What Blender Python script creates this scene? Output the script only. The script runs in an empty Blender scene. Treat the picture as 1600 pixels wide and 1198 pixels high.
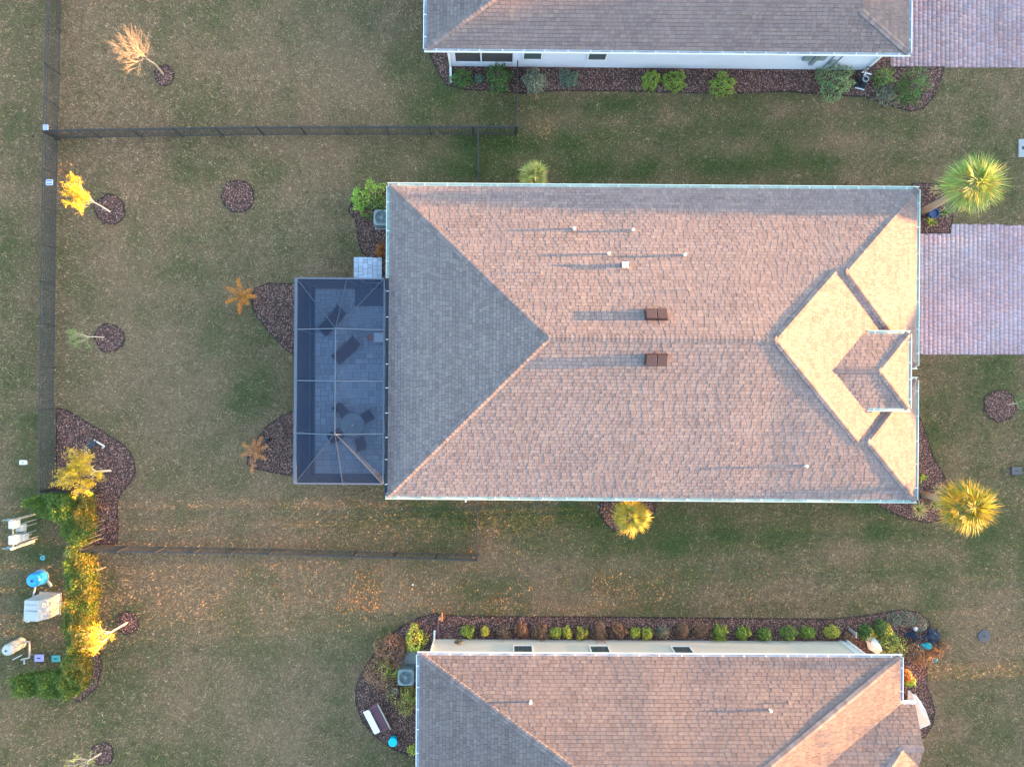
import bpy, math, random
import numpy as np
from mathutils import Vector, Matrix
random.seed(7)
RNG = np.random.default_rng(11)
sc = bpy.context.scene
C = sc.collection
PI = math.pi

# ------------------------------------------------------------------ camera, sky, sun, exposure
F, H = 1111.0, 36.0                     # focal length in photo pixels, flying height in metres
NX, NY = 783.0, 597.0                   # photo pixel straight below the drone
cam = bpy.data.cameras.new('camera'); camo = bpy.data.objects.new('camera', cam); C.objects.link(camo)
camo.location = (0, 0, H); camo.rotation_euler = (0, 0, 0)
cam.sensor_width = 36; cam.lens = 36*F/1600
cam.shift_x = (800-NX)/1600; cam.shift_y = -(599-NY)/1600
cam.clip_start = .1; cam.clip_end = 2000
sc.camera = camo
SUN_AZ_Y, SUN_T = 0.03, 0.0612          # towards the sun: (1, SUN_AZ_Y, SUN_T)
el = math.atan(SUN_T)
world = bpy.data.worlds.new('World'); sc.world = world; world.use_nodes = True
wn = world.node_tree.nodes; wl = world.node_tree.links
sky = wn.new('ShaderNodeTexSky'); sky.sky_type = 'NISHITA'; sky.sun_disc = False
sky.sun_elevation = el; sky.sun_rotation = math.radians(90) - SUN_AZ_Y
sky.air_density = 1.0; sky.dust_density = 2.0; sky.ozone_density = 1.5
bg = wn['Background']; bg.inputs['Strength'].default_value = 0.15
wl.new(sky.outputs[0], bg.inputs['Color'])
sun = bpy.data.lights.new('sun', 'SUN'); suno = bpy.data.objects.new('sun', sun); C.objects.link(suno)
sun.energy = 3.0; sun.angle = math.radians(.5); sun.color = (1.0, .475, .14)
suno.rotation_euler = Vector((1, SUN_AZ_Y, SUN_T)).to_track_quat('Z', 'Y').to_euler()
suno.location = (60, 2, 30)
sc.view_settings.view_transform = 'Standard'; sc.view_settings.look = 'None'
sc.view_settings.gamma = 1; sc.view_settings.use_curve_mapping = False
sc.view_settings.exposure = 4.55

# ------------------------------------------------------------------ helpers
def W(px, py, z=0.0):                   # photo pixel at a known height -> metres
    return ((px-NX)/F*(H-z), -(py-NY)/F*(H-z))
def W3(px, py, z=0.0):
    x, y = W(px, py, z); return Vector((x, y, z))
def mlen(px, z=0): return px/F*(H-z)

def tag(o, label=None, cat=None, group=None, kind=None):
    if label: o['label'] = label
    if cat: o['category'] = cat
    if group: o['group'] = group
    if kind: o['kind'] = kind
    return o
def empty(name, loc, rz=0, **k):
    o = bpy.data.objects.new(name, None); C.objects.link(o); o.empty_display_size = .3
    o.location = loc; o.rotation_euler = (0, 0, rz); tag(o, **k); return o
def link(name, me, parent=None, mat=None, loc=None, rz=None, **k):
    o = bpy.data.objects.new(name, me); C.objects.link(o)
    if mat is not None and not me.materials: me.materials.append(mat)
    if parent is not None: o.parent = parent
    if loc is not None: o.location = loc
    if rz is not None: o.rotation_euler = (0, 0, rz)
    tag(o, **k); return o

def np_mesh(name, V, Fc, cols=None, smooth=False):
    """V (n,3), Fc (m,k) indices, cols (m,3) face colours"""
    me = bpy.data.meshes.new(name)
    V = np.asarray(V, np.float32); Fc = np.asarray(Fc, np.int32)
    m, k = Fc.shape
    me.vertices.add(len(V)); me.vertices.foreach_set('co', V.ravel())
    me.loops.add(m*k); me.loops.foreach_set('vertex_index', Fc.ravel())
    me.polygons.add(m); me.polygons.foreach_set('loop_start', np.arange(0, m*k, k, dtype=np.int32))
    me.update(calc_edges=True)
    if cols is not None:
        a = me.attributes.new('col', 'FLOAT_COLOR', 'FACE')
        c4 = np.ones((m, 4), np.float32); c4[:, :3] = cols
        a.data.foreach_set('color', c4.ravel())
    if smooth: me.shade_smooth()
    return me

class MB:
    def __init__(s): s.v = []; s.f = []; s.c = []
    def poly(s, pts, col=None):
        i = len(s.v); s.v += [tuple(p) for p in pts]; s.f.append(tuple(range(i, i+len(pts)))); s.c.append(col)
    def box(s, c, size, rz=0, col=None, rot=None):
        hx, hy, hz = [a/2 for a in size]
        R = rot if rot is not None else Matrix.Rotation(rz, 3, 'Z')
        c = Vector(c)
        P = [c + R @ Vector((sx*hx, sy*hy, sz*hz)) for sz in (-1, 1) for sy in (-1, 1) for sx in (-1, 1)]
        i = len(s.v); s.v += [tuple(p) for p in P]
        for q in ((0,2,3,1),(4,5,7,6),(0,1,5,4),(2,6,7,3),(0,4,6,2),(1,3,7,5)):
            s.f.append(tuple(i+a for a in q)); s.c.append(col)
        return s
    def bar(s, a, b, w, h=None, col=None):
        a, b = Vector(a), Vector(b); d = b-a; L = d.length
        if L < 1e-6: return s
        R = d.to_track_quat('X', 'Z').to_matrix()
        return s.box((a+b)/2, (L, w, h or w), rot=R, col=col)
    def tube(s, pts, rads, n=6, cap=True, col=None):
        rings = []
        for i, p in enumerate(pts):
            p = Vector(p); a = Vector(pts[max(i-1, 0)]); b = Vector(pts[min(i+1, len(pts)-1)])
            R = (b-a).to_track_quat('Z', 'Y').to_matrix(); r = rads[i] if hasattr(rads, '__len__') else rads
            base = len(s.v)
            for j in range(n):
                t = 2*PI*j/n; s.v.append(tuple(p + R @ Vector((r*math.cos(t), r*math.sin(t), 0))))
            rings.append(base)
        for q in range(len(rings)-1):
            for j in range(n):
                s.f.append((rings[q]+j, rings[q]+(j+1) % n, rings[q+1]+(j+1) % n, rings[q+1]+j)); s.c.append(col)
        if cap:
            s.f.append(tuple(rings[0]+j for j in reversed(range(n)))); s.c.append(col)
            s.f.append(tuple(rings[-1]+j for j in range(n))); s.c.append(col)
        return s
    def lathe(s, c, prof, n=20, col=None):       # prof list of (r,z)
        c = Vector(c); rings = []
        for r, z in prof:
            rings.append(len(s.v))
            for j in range(n):
                t = 2*PI*j/n; s.v.append((c.x+r*math.cos(t), c.y+r*math.sin(t), c.z+z))
        for q in range(len(rings)-1):
            for j in range(n):
                s.f.append((rings[q]+j, rings[q]+(j+1) % n, rings[q+1]+(j+1) % n, rings[q+1]+j)); s.c.append(col)
        s.f.append(tuple(rings[0]+j for j in reversed(range(n)))); s.c.append(col)
        s.f.append(tuple(rings[-1]+j for j in range(n))); s.c.append(col)
        return s
    def mesh(s, name, smooth=False):
        me = bpy.data.meshes.new(name); me.from_pydata(s.v, [], s.f)
        if any(c is not None for c in s.c):
            a = me.attributes.new('col', 'FLOAT_COLOR', 'FACE')
            c4 = np.ones((len(s.f), 4), np.float32)
            for i, c in enumerate(s.c):
                if c is not None: c4[i, :3] = c
            a.data.foreach_set('color', c4.ravel())
        if smooth: me.shade_smooth()
        me.update(); return me
    def build(s, name, mat, parent=None, smooth=False, bevel=0, loc=None, rz=None, **k):
        o = link(name, s.mesh(name, smooth), parent, mat, loc, rz, **k)
        if bevel:
            b = o.modifiers.new('bevel', 'BEVEL'); b.width = bevel; b.segments = 2; b.limit_method = 'ANGLE'
        return o

def lattice(seed, n=256):
    return np.random.default_rng(seed).random((n, n))
def vnoise(x, y, scale, seed):
    L = lattice(seed); n = L.shape[0]
    u = np.asarray(x)/scale + 50.3; v = np.asarray(y)/scale + 71.7
    i = np.floor(u).astype(int); j = np.floor(v).astype(int); fu = u-i; fv = v-j
    fu = fu*fu*(3-2*fu); fv = fv*fv*(3-2*fv)
    g = lambda a, b: L[a % n, b % n]
    return (g(i,j)*(1-fu)+g(i+1,j)*fu)*(1-fv) + (g(i,j+1)*(1-fu)+g(i+1,j+1)*fu)*fv
def fbm(x, y, scale, seed, o=3):
    t = 0; a = 1; s = 0
    for k in range(o):
        t = t + a*vnoise(x, y, scale/2**k, seed+k); s += a; a *= .55
    return t/s
def in_poly(x, y, poly):
    inside = np.zeros(len(x), bool); n = len(poly)
    for i in range(n):
        x1, y1 = poly[i]; x2, y2 = poly[(i+1) % n]
        if y1 == y2: continue
        c = ((y1 > y) != (y2 > y)) & (x < (x2-x1)*(y-y1)/(y2-y1)+x1)
        inside ^= c
    return inside

# ------------------------------------------------------------------ materials
def pm(name, color=(.5,.5,.5), rough=.8, ns=0, namt=.2, nd=4, bump=0, bscale=None, bdist=.02, attr=False, rnd=0,
       metal=0, transl=0, alpha=None, ns2=0, namt2=.2, spec=.3):
    m = bpy.data.materials.new(name); m.use_nodes = True
    N = m.node_tree.nodes; Lk = m.node_tree.links; b = N['Principled BSDF']
    b.inputs['Roughness'].default_value = rough; b.inputs['Metallic'].default_value = metal
    b.inputs['Specular IOR Level'].default_value = spec
    tc = N.new('ShaderNodeTexCoord')
    if attr:
        a = N.new('ShaderNodeAttribute'); a.attribute_name = 'col'; col = a.outputs['Color']
    else:
        r = N.new('ShaderNodeRGB'); r.outputs[0].default_value = (*color, 1); col = r.outputs[0]
    def mult(col, fac_socket, lo, hi):
        mr = N.new('ShaderNodeMapRange'); mr.inputs[3].default_value = lo; mr.inputs[4].default_value = hi
        Lk.new(fac_socket, mr.inputs[0])
        mx = N.new('ShaderNodeMix'); mx.data_type = 'RGBA'; mx.blend_type = 'MULTIPLY'; mx.inputs[0].default_value = 1
        Lk.new(col, mx.inputs[6]); Lk.new(mr.outputs[0], mx.inputs[7]); return mx.outputs[2]
    for s_, am in ((ns, namt), (ns2, namt2)):
        if s_:
            n = N.new('ShaderNodeTexNoise'); n.inputs['Scale'].default_value = s_; n.inputs['Detail'].default_value = nd
            n.inputs['Roughness'].default_value = .65
            Lk.new(tc.outputs['Object'], n.inputs['Vector']); col = mult(col, n.outputs[0], 1-am*1.6, 1+am*1.6)
    if rnd:
        oi = N.new('ShaderNodeObjectInfo'); col = mult(col, oi.outputs['Random'], 1-rnd, 1+rnd)
    Lk.new(col, b.inputs['Base Color'])
    if bump:
        n = N.new('ShaderNodeTexNoise'); n.inputs['Scale'].default_value = bscale or 40; n.inputs['Detail'].default_value = 3
        Lk.new(tc.outputs['Object'], n.inputs['Vector'])
        bp = N.new('ShaderNodeBump'); bp.inputs['Strength'].default_value = bump; bp.inputs['Distance'].default_value = bdist
        Lk.new(n.outputs[0], bp.inputs['Height']); Lk.new(bp.outputs[0], b.inputs['Normal'])
    out = N['Material Output']
    if transl:
        t = N.new('ShaderNodeBsdfTranslucent'); Lk.new(col, t.inputs[0])
        mx = N.new('ShaderNodeMixShader'); mx.inputs[0].default_value = transl
        Lk.new(b.outputs[0], mx.inputs[1]); Lk.new(t.outputs[0], mx.inputs[2]); Lk.new(mx.outputs[0], out.inputs[0])
    if alpha is not None:
        t = N.new('ShaderNodeBsdfTransparent'); mx = N.new('ShaderNodeMixShader'); mx.inputs[0].default_value = alpha
        Lk.new(t.outputs[0], mx.inputs[1]); Lk.new(b.outputs[0], mx.inputs[2]); Lk.new(mx.outputs[0], out.inputs[0])
    return m

M = {}
M['ground'] = pm('lawn_soil', attr=True, rough=1, ns=11, namt=.6, nd=6, ns2=2.5, namt2=.12, bump=1, bscale=25, bdist=.06, spec=.05)
M['blade'] = pm('grass_blade', attr=True, rough=.8, transl=.25, spec=.1)
M['leaf'] = pm('leaf', attr=True, rough=.55, transl=.3, spec=.25)
M['shingle'] = pm('asphalt_shingle', attr=True, rough=1, ns=70, namt=.12, nd=3, ns2=.45, namt2=.08, bump=1, bscale=75, bdist=.035, spec=.08)
M['cap'] = pm('ridge_cap_shingle', (.15,.124,.126), rough=1, ns=50, namt=.2, rnd=.2, bump=1, bscale=30, bdist=.05, spec=.08)
M['deck'] = pm('roof_felt', (.05,.05,.05), rough=1)
M['soffit'] = pm('soffit', (.6,.6,.58), ns=3, namt=.05)
M['wall_blue'] = pm('pale_blue_stucco', (.48,.50,.57), rough=.95, ns=60, namt=.06, ns2=.8, namt2=.06, bump=.4, bscale=80, bdist=.01)
M['wall_cream'] = pm('cream_stucco', (.42,.395,.35), rough=.95, ns=60, namt=.06, ns2=.8, namt2=.06, bump=.4, bscale=80, bdist=.01)
M['wall_tan'] = pm('tan_stucco', (.50,.45,.38), rough=.95, ns=60, namt=.06, ns2=.8, namt2=.06)
M['white'] = pm('white_paint', (.55,.56,.56), rough=.5, ns=4, namt=.08)
M['gutter'] = pm('mint_gutter', (.43,.49,.44), rough=.45, ns=5, namt=.1)
M['trough'] = pm('gutter_trough', (.36,.45,.40), rough=.6, ns=1.2, namt=.35, ns2=7, namt2=.25)
M['gutter_w'] = pm('white_gutter', (.52,.54,.57), rough=.45, ns=5, namt=.1)
M['trough_w'] = pm('white_gutter_trough', (.30,.33,.38), rough=.6, ns=1.2, namt=.35, ns2=7, namt2=.25)
M['trough_dark'] = pm('dark_gutter_trough', (.06,.07,.09), rough=.7, ns=2, namt=.3)
M['glass'] = pm('window_glass', (.05,.07,.075), rough=.08, spec=.6)
M['screen_dark'] = pm('lanai_screen', (.045,.04,.042), rough=.9)
M['paver'] = pm('pink_paver', attr=True, rough=.9, ns=40, namt=.12, ns2=.5, namt2=.12, bump=.5, bscale=60, bdist=.01, spec=.15)
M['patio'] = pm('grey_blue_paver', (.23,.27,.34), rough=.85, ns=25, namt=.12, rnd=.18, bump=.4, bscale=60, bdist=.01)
M['sand'] = pm('joint_sand', (.17,.14,.15), rough=1, ns=30, namt=.2)
M['soil'] = pm('mulch_soil', (.045,.028,.024), rough=1, ns=30, namt=.3, bump=1, bscale=30, bdist=.05)
M['edge'] = pm('dark_trench_soil', (.022,.018,.015), rough=1, ns=20, namt=.3)
M['chip'] = pm('bark_chip', attr=True, rough=.9, ns=30, namt=.15, spec=.15)
M['fence'] = pm('black_aluminium', (.032,.035,.042), rough=.5, ns=4, namt=.15)
M['frame'] = pm('bronze_cage_frame', (.065,.08,.11), rough=.45, ns=4, namt=.1)
M['frame_dark'] = pm('dark_cage_beam', (.03,.04,.06), rough=.6)
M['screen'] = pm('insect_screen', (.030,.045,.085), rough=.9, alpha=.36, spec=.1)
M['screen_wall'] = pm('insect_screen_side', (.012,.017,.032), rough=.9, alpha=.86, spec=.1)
M['bark'] = pm('bark', (.22,.18,.14), rough=.95, ns=20, namt=.2)
M['bark_tree'] = pm('grey_bark', (.27,.21,.17), rough=.95, ns=20, namt=.15)
M['bark_pale'] = pm('pale_bark', (.42,.36,.30), rough=.95, ns=20, namt=.15)
M['palm_trunk'] = pm('palm_trunk', (.26,.20,.15), rough=1, ns=14, namt=.25, bump=1, bscale=20, bdist=.03)
M['vent_brown'] = pm('brown_vent_metal', (.055,.028,.026), rough=.5, ns=6, namt=.15)
M['lead'] = pm('lead_boot', (.42,.30,.24), rough=.7)
M['metal_grey'] = pm('grey_green_metal', (.15,.185,.19), rough=.5, ns=5, namt=.1, metal=.1)
M['dark'] = pm('dark_recess', (.02,.025,.03), rough=.7)
M['black'] = pm('black_plastic', (.015,.018,.025), rough=.35, ns=6, namt=.2)
M['black_tarp'] = pm('navy_black_tarp', (.02,.03,.055), rough=.3, ns=3, namt=.3)
M['maroon'] = pm('maroon_wood', (.12,.05,.065), rough=.6, ns=8, namt=.15)
M['brownchair'] = pm('dark_brown_sling', (.022,.015,.018), rough=.8, ns=30, namt=.2)
M['bronze'] = pm('bronze_tube', (.06,.055,.06), rough=.4)
M['glass_top'] = pm('glass_table_top', (.12,.17,.2), rough=.05, alpha=.45, spec=.6)
M['blue'] = pm('blue_plastic', (.02,.22,.60), rough=.35, ns=5, namt=.15)
M['cyan'] = pm('cyan_plastic', (.0,.40,.65), rough=.35)
M['teal'] = pm('teal_plastic', (.05,.25,.27), rough=.5, ns=8, namt=.15)
M['teal_cloth'] = pm('teal_cloth', (.03,.30,.32), rough=.8, ns=8, namt=.2)
M['purple'] = pm('lilac_plastic', (.30,.27,.55), rough=.5, ns=8, namt=.1)
M['cloth'] = pm('white_frost_cloth', (.55,.56,.60), rough=.95, ns=4, namt=.08, bump=.6, bscale=8, bdist=.05)
M['fibreglass'] = pm('white_fibreglass', (.25,.28,.295), rough=.5, ns=5, namt=.12)
M['pvc'] = pm('pvc_pipe', (.32,.31,.30), rough=.4)
M['concrete'] = pm('concrete', (.22,.225,.235), rough=.9, ns=10, namt=.12)
M['asphalt'] = pm('asphalt', (.055,.055,.057), rough=.95, ns=30, namt=.2)
M['slate'] = pm('slate_grey_lid', (.045,.05,.06), rough=.6, ns=12, namt=.15)
M['brown_lid'] = pm('mauve_brown_lid', (.16,.11,.12), rough=.7, ns=12, namt=.15)
M['beige'] = pm('beige_plastic', (.50,.46,.38), rough=.6)
M['wood_o'] = pm('weathered_orange_wood', (.35,.18,.09), rough=.8, ns=12, namt=.2)
M['pot_blue'] = pm('glazed_blue_pot', (.03,.05,.12), rough=.25)
M['rust'] = pm('terracotta', (.35,.12,.07), rough=.8)
M['roof_far'] = pm('far_shingle', (.16,.14,.13), rough=1, ns=6, namt=.2)
M['hose'] = pm('dark_green_hose', (.05,.05,.035), rough=.5)
M['sign_board'] = pm('sign_board', (.34,.35,.46), rough=.6)
M['sling'] = pm('navy_black_sling', (.010,.017,.040), rough=.5)
M['sign_mark'] = pm('sign_blue_print', (.10,.14,.40), rough=.6)

# ------------------------------------------------------------------ regions without grass (photo outlines on the ground)
beds = {}
def P(*pts): return [W(x, y) for x, y in pts]
def ring(cx, cy, r, n=22, seed=0):
    rr = random.Random(seed*31+int(cx))
    return [W(cx+r*(1+rr.uniform(-.09,.09))*math.cos(2*PI*i/n), cy+r*(1+rr.uniform(-.09,.09))*math.sin(2*PI*i/n)) for i in range(n)]
beds['long mulch bed with shrubs below the pale blue wall'] = P((672,86),(684,112),(697,133),(725,140),(760,142),(815,146),(870,142),(960,142),(1060,145),(1150,146),(1230,143),(1300,149),(1350,151),(1375,159),(1400,168),(1422,174),(1442,170),(1458,152),(1468,128),(1475,106),(1390,106),(1390,84),(1380,70),(690,66))
beds['mulch bed with cone shape left of the upper half of the screen cage'] = P((392,465),(400,450),(420,443),(465,444),(488,444),(488,557),(462,557),(440,540),(420,517),(400,493))
beds['mulch bed left of the lower half of the screen cage'] = P((488,640),(462,640),(440,650),(415,668),(400,688),(388,712),(386,724),(395,731),(430,738),(462,744),(488,744))
beds['mulch bed between big shrub and stone landing'] = P((556,345),(545,330),(556,300),(590,290),(620,290),(620,440),(598,440),(598,402),(576,402),(566,395),(560,375))
beds['curved mulch bed inside the far corner of the black fence'] = P((89,638),(105,640),(120,650),(145,665),(170,680),(190,692),(203,706),(211,725),(211,740),(204,752),(190,770),(184,782),(183,800),(185,825),(183,849),(150,850),(140,850),(140,768),(89,766))
beds['mulch bed curving around the air conditioner of the lower house'] = P((556,1080),(560,1062),(570,1042),(585,1020),(603,1000),(625,980),(650,966),(683,957),(684,1000),(684,1030),(670,1185),(645,1181),(620,1172),(600,1160),(580,1143),(566,1125),(557,1100))
beds['narrow mulch bed with small shrubs along the cream wall'] = P((685,960),(750,963),(900,963),(1000,964),(1200,966),(1300,967),(1350,962),(1380,957),(1410,952),(1435,956),(1450,968),(1456,985),(1466,1002),(1466,1020),(1448,1040),(1447,1070),(1455,1090),(1460,1110),(1456,1132),(1445,1150),(1432,1155),(1380,1150),(1380,1050),(1360,1020),(685,1020))
beds['mulch bed around the tall palm trunk by the driveway corner'] = P((1425,288),(1462,287),(1474,296),(1484,310),(1488,335),(1486,350),(1484,364),(1425,364))
beds['mulch bed sweeping round the lower right house corner'] = P((1420,640),(1437,653),(1448,685),(1458,715),(1475,745),(1484,770),(1470,812),(1450,816),(1420,811),(1395,801),(1370,787),(1360,770),(1420,770))
beds['small mulch patch under the yellow palm beside the house'] = P((938,770),(937,800),(946,818),(962,830),(985,836),(1005,822),(1022,800),(1030,770))
beds['thin mulch strip beside the yellow hedge'] = P((118,855),(145,858),(146,890),(143,930),(142,960),(150,990),(160,1040),(150,1075),(125,1095),(112,1090),(112,1000))
rings = [('round mulch ring under the bare orange tipped tree', 257, 118, 15), ('round mulch ring of the yellow tree by the fence sign', 172, 327, 23),
         ('lone round mulch bed without a tree in the back lawn', 372, 307, 25), ('round mulch ring of the dull green tree halfway down the left fence', 171, 528, 22),
         ('small mulch ring of the yellow tree beside the hedge', 200, 973, 17), ('mulch ring at the lower left edge of the photo', 160, 1177, 18),
         ('oval mulch ring in the front lawn right of the house', 1562, 634, 25)]
for lb, cx, cy, r in rings: beds[lb] = ring(cx, cy, r)
hard = [P((1420,350),(1700,354),(1700,554),(1420,553)), P((1390,-60),(1700,-60),(1700,107),(1390,103)), P((553,402),(598,402),(598,440),(553,440)),
        [(-9.42,-4.62),(-4,-4.62),(-4,4.75),(-9.42,4.75)], [(-4.9,-5.05),(19,-5.15),(19,8.6),(-4.9,8.75)],
        [(-3.2,15.95),(18.4,15.8),(18.4,30),(-3.2,30)], [(-3.3,-13.1),(18,-13.1),(18,-28),(-3.3,-28)]]
nograss = list(beds.values()) + hard

# ------------------------------------------------------------------ lawn colour fields
def greenness(x, y):
    """0 = dormant straw, 1 = green"""
    px = x*F/H+NX; py = NY-y*F/H
    g = .25 + .9*(fbm(x, y, 4.5, 3, 3)-.5) + .75*(fbm(x, y, 1.3, 9, 2)-.5)
    def blob(cx, cy, rx, ry, a):
        return a*np.exp(-(((px-cx)/rx)**2+((py-cy)/ry)**2))
    g = g + blob(660,90,55,110,.45) + blob(1080,222,360,78,.46)+blob(1050,262,400,30,.22) + blob(1100,822,420,48,.56)+blob(1100,900,380,50,.16) + blob(620,810,190,40,.38)
    g = g + blob(400,620,40,90,.5) + blob(575,1000,60,60,.35) + blob(30,130,40,90,.15) + blob(30,650,40,160,.15) + blob(70,900,60,90,.1)
    g = g + blob(1560,600,90,40,.15) + blob(1500,870,120,50,.15) + blob(900,160,180,20,.25)+ blob(850,230,140,50,.2)
    g = g - blob(300,600,190,140,.26) - blob(300,420,180,120,.18) - blob(520,110,130,60,.22) - blob(330,880,250,60,.1) - blob(330,1100,180,80,.15) - blob(1540,1050,90,120,.1)
    s = np.sin(py/8.5+.9*np.sin(px/170.)+.002*px)*np.where((px > 700) & (px < 1500), 1, .35)
    g = g + .10*s
    return np.clip(g, 0, 1)
def sun_fleck_tint(x, y):
    """tan/orange flecks in the blade colour, painted sunlight in the broad strip"""
    px = x*F/H+NX; py = NY-y*F/H
    b = np.exp(-(((px-680)/300)**2+((py-920)/42)**2)) + .5*np.exp(-(((px-100)/14)**2+((py-250)/60)**2)) + .5*np.exp(-(((px-880)/60)**2+((py-205)/20)**2))
    return np.clip(b*(.12+5.5*np.clip(fbm(x, y, 1.3, 40, 2)-.53, 0, 1)), 0, 1)

# ------------------------------------------------------------------ ground sheet to the horizon
dense_x = np.arange(-32, 32.01, .3); dense_y = np.arange(-24, 24.01, .3)
xs = np.concatenate([[-900, -400, -150, -80, -50], dense_x, [40, 60, 90, 150, 400, 900]])
ys = np.concatenate([[-900, -400, -150, -80, -45], dense_y, [40, 60, 90, 150, 400, 900]])
GX, GY = np.meshgrid(xs, ys); nx, ny = len(xs), len(ys)
Z = .02*(fbm(GX, GY, 6, 77, 2)-.5)
V = np.stack([GX.ravel(), GY.ravel(), np.minimum(Z.ravel(), .0)], 1)
idx = np.arange(nx*ny).reshape(ny, nx)
Fq = np.stack([idx[:-1,:-1].ravel(), idx[:-1,1:].ravel(), idx[1:,1:].ravel(), idx[1:,:-1].ravel()], 1)
cx = V[Fq, 0].mean(1); cy = V[Fq, 1].mean(1)
me = np_mesh('ground', V, Fq)
g = greenness(V[:,0], V[:,1])[:, None]
straw = np.array([.150,.101,.060]); grn = np.array([.038,.056,.020])
cv = np.ones((len(V), 4), np.float32); cv[:, :3] = straw*(1-g)+grn*g
a = me.attributes.new('col', 'FLOAT_COLOR', 'POINT'); a.data.foreach_set('color', cv.ravel())
link('ground', me, None, M['ground'], label='patchy dormant lawn of straw and green grass', kind='structure')

# grass: real blades over everything the drone sees
def rand_pts(n, x0, x1, y0, y1): return RNG.uniform(x0, x1, n), RNG.uniform(y0, y1, n)
n = 760000
bx, by = rand_pts(n, -26.5, 27.5, -20.2, 20.2)
keep = np.ones(n, bool)
for pl in nograss:
    pa = np.array(pl); m_ = (bx > pa[:,0].min()) & (bx < pa[:,0].max()) & (by > pa[:,1].min()) & (by < pa[:,1].max())
    ii = np.where(m_)[0]; keep[ii[in_poly(bx[ii], by[ii], pl)]] = False
bx, by = bx[keep], by[keep]; n = len(bx)
gg = greenness(bx, by); fleck = sun_fleck_tint(bx, by)
clump = fbm(bx, by, .28, 21, 2)
r1 = RNG.random(n); r2 = RNG.random(n)
pal_s = np.array([[.315,.222,.142],[.26,.18,.112],[.205,.14,.085],[.36,.262,.172]])
pal_g = np.array([[.080,.115,.036],[.105,.138,.045],[.056,.086,.026],[.14,.165,.06]])
k = RNG.integers(0, 4, n)
isg = (r1 < gg*1.1 + (clump-.5)*.9)[:, None]
col = np.where(isg, pal_g[k], pal_s[k])
isfleck = (r2 < fleck*.42)
col[isfleck] = np.array([.48,.22,.075])*RNG.uniform(.6, 1.3, (isfleck.sum(), 1))  # orange blades paint sun flecks into the lawn colour
col *= RNG.uniform(.75, 1.2, (n, 1))*np.clip(.2+2.0*(.45*vnoise(bx, by, .13, 33)+.55*vnoise(bx, by, .06, 34)-.10), .3, 1.6)[:, None]
th = RNG.uniform(0, 2*PI, n); L = RNG.uniform(.06, .15, n); lean = RNG.uniform(.35, 1.35, n); wd = RNG.uniform(.008, .018, n)
wd[isfleck] *= 2.2
dx, dy = np.cos(th), np.sin(th); hz = np.cos(lean)*L; hr = np.sin(lean)*L
z0 = np.full(n, -.012)
A_ = np.stack([bx-dy*wd, by+dx*wd, z0], 1); B_ = np.stack([bx+dy*wd, by-dx*wd, z0], 1)
T_ = np.stack([bx+dx*hr, by+dy*hr, z0+hz+.006], 1)
V = np.concatenate([A_, B_, T_]); Fq = np.stack([np.arange(n), np.arange(n)+n, np.arange(n)+2*n], 1)
link('grass', np_mesh('grass', V, Fq, col), None, M['blade'], label='short patchy lawn grass turning straw coloured for winter', cat='grass', kind='stuff')

# ------------------------------------------------------------------ mulch beds
for lb, pl in beds.items():
    mb = MB(); ptsn = len(pl)
    mb.v = [(x, y, .025) for x, y in pl] + [(x, y, -.06) for x, y in pl]
    mb.f = [tuple(range(ptsn))] + [(i, (i+1) % ptsn, (i+1) % ptsn+ptsn, i+ptsn) for i in range(ptsn)]; mb.c = [None]*(ptsn+1)
    bed = mb.build('mulch_bed', M['soil'], None, label=lb, kind='structure')
    eb = MB()
    for i in range(ptsn):
        a_, b_ = pl[i], pl[(i+1) % ptsn]; eb.bar((a_[0], a_[1], .02), (b_[0], b_[1], .02), .07, .04)
    eb.build('trench_edge', M['edge'], bed)
    pa = np.array(pl); x0, y0 = pa.min(0); x1, y1 = pa.max(0)
    nn = int((x1-x0)*(y1-y0)*420)
    qx, qy = rand_pts(nn, x0, x1, y0, y1); ok = in_poly(qx, qy, pl); qx, qy = qx[ok], qy[ok]; nn = len(qx); qx = qx+RNG.normal(size=nn)*.035; qy = qy+RNG.normal(size=nn)*.035
    th = RNG.uniform(0, 2*PI, nn); L = RNG.uniform(.025, .075, nn); w = RNG.uniform(.008, .022, nn)
    tz = RNG.uniform(-.6, .6, nn); zz = RNG.uniform(.03, .06, nn)
    ux, uy, uz = np.cos(th)*np.cos(tz), np.sin(th)*np.cos(tz), np.sin(tz)
    rl = RNG.uniform(-.7, .7, nn); wx, wy, wz = -np.sin(th)*np.cos(rl), np.cos(th)*np.cos(rl), np.sin(rl)
    Cc = np.stack([qx, qy, zz], 1); U = np.stack([ux, uy, uz], 1)*L[:, None]/2; Wd = np.stack([wx, wy, wz], 1)*w[:, None]/2*1.6
    V = np.concatenate([Cc-U-Wd, Cc+U-Wd*.6, Cc+U*.9+Wd, Cc-U*.8+Wd]); q = np.arange(nn)
    pal = np.array([[.28,.135,.105],[.17,.078,.062],[.38,.235,.20],[.08,.04,.034],[.30,.165,.145]])
    cc = pal[RNG.integers(0, 5, nn)]*RNG.uniform(.7, 1.25, (nn, 1))
    link('bark_chips', np_mesh('bark_chips', V, np.stack([q, q+nn, q+2*nn, q+3*nn], 1), cc), bed, M['chip'], kind='stuff')

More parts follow.
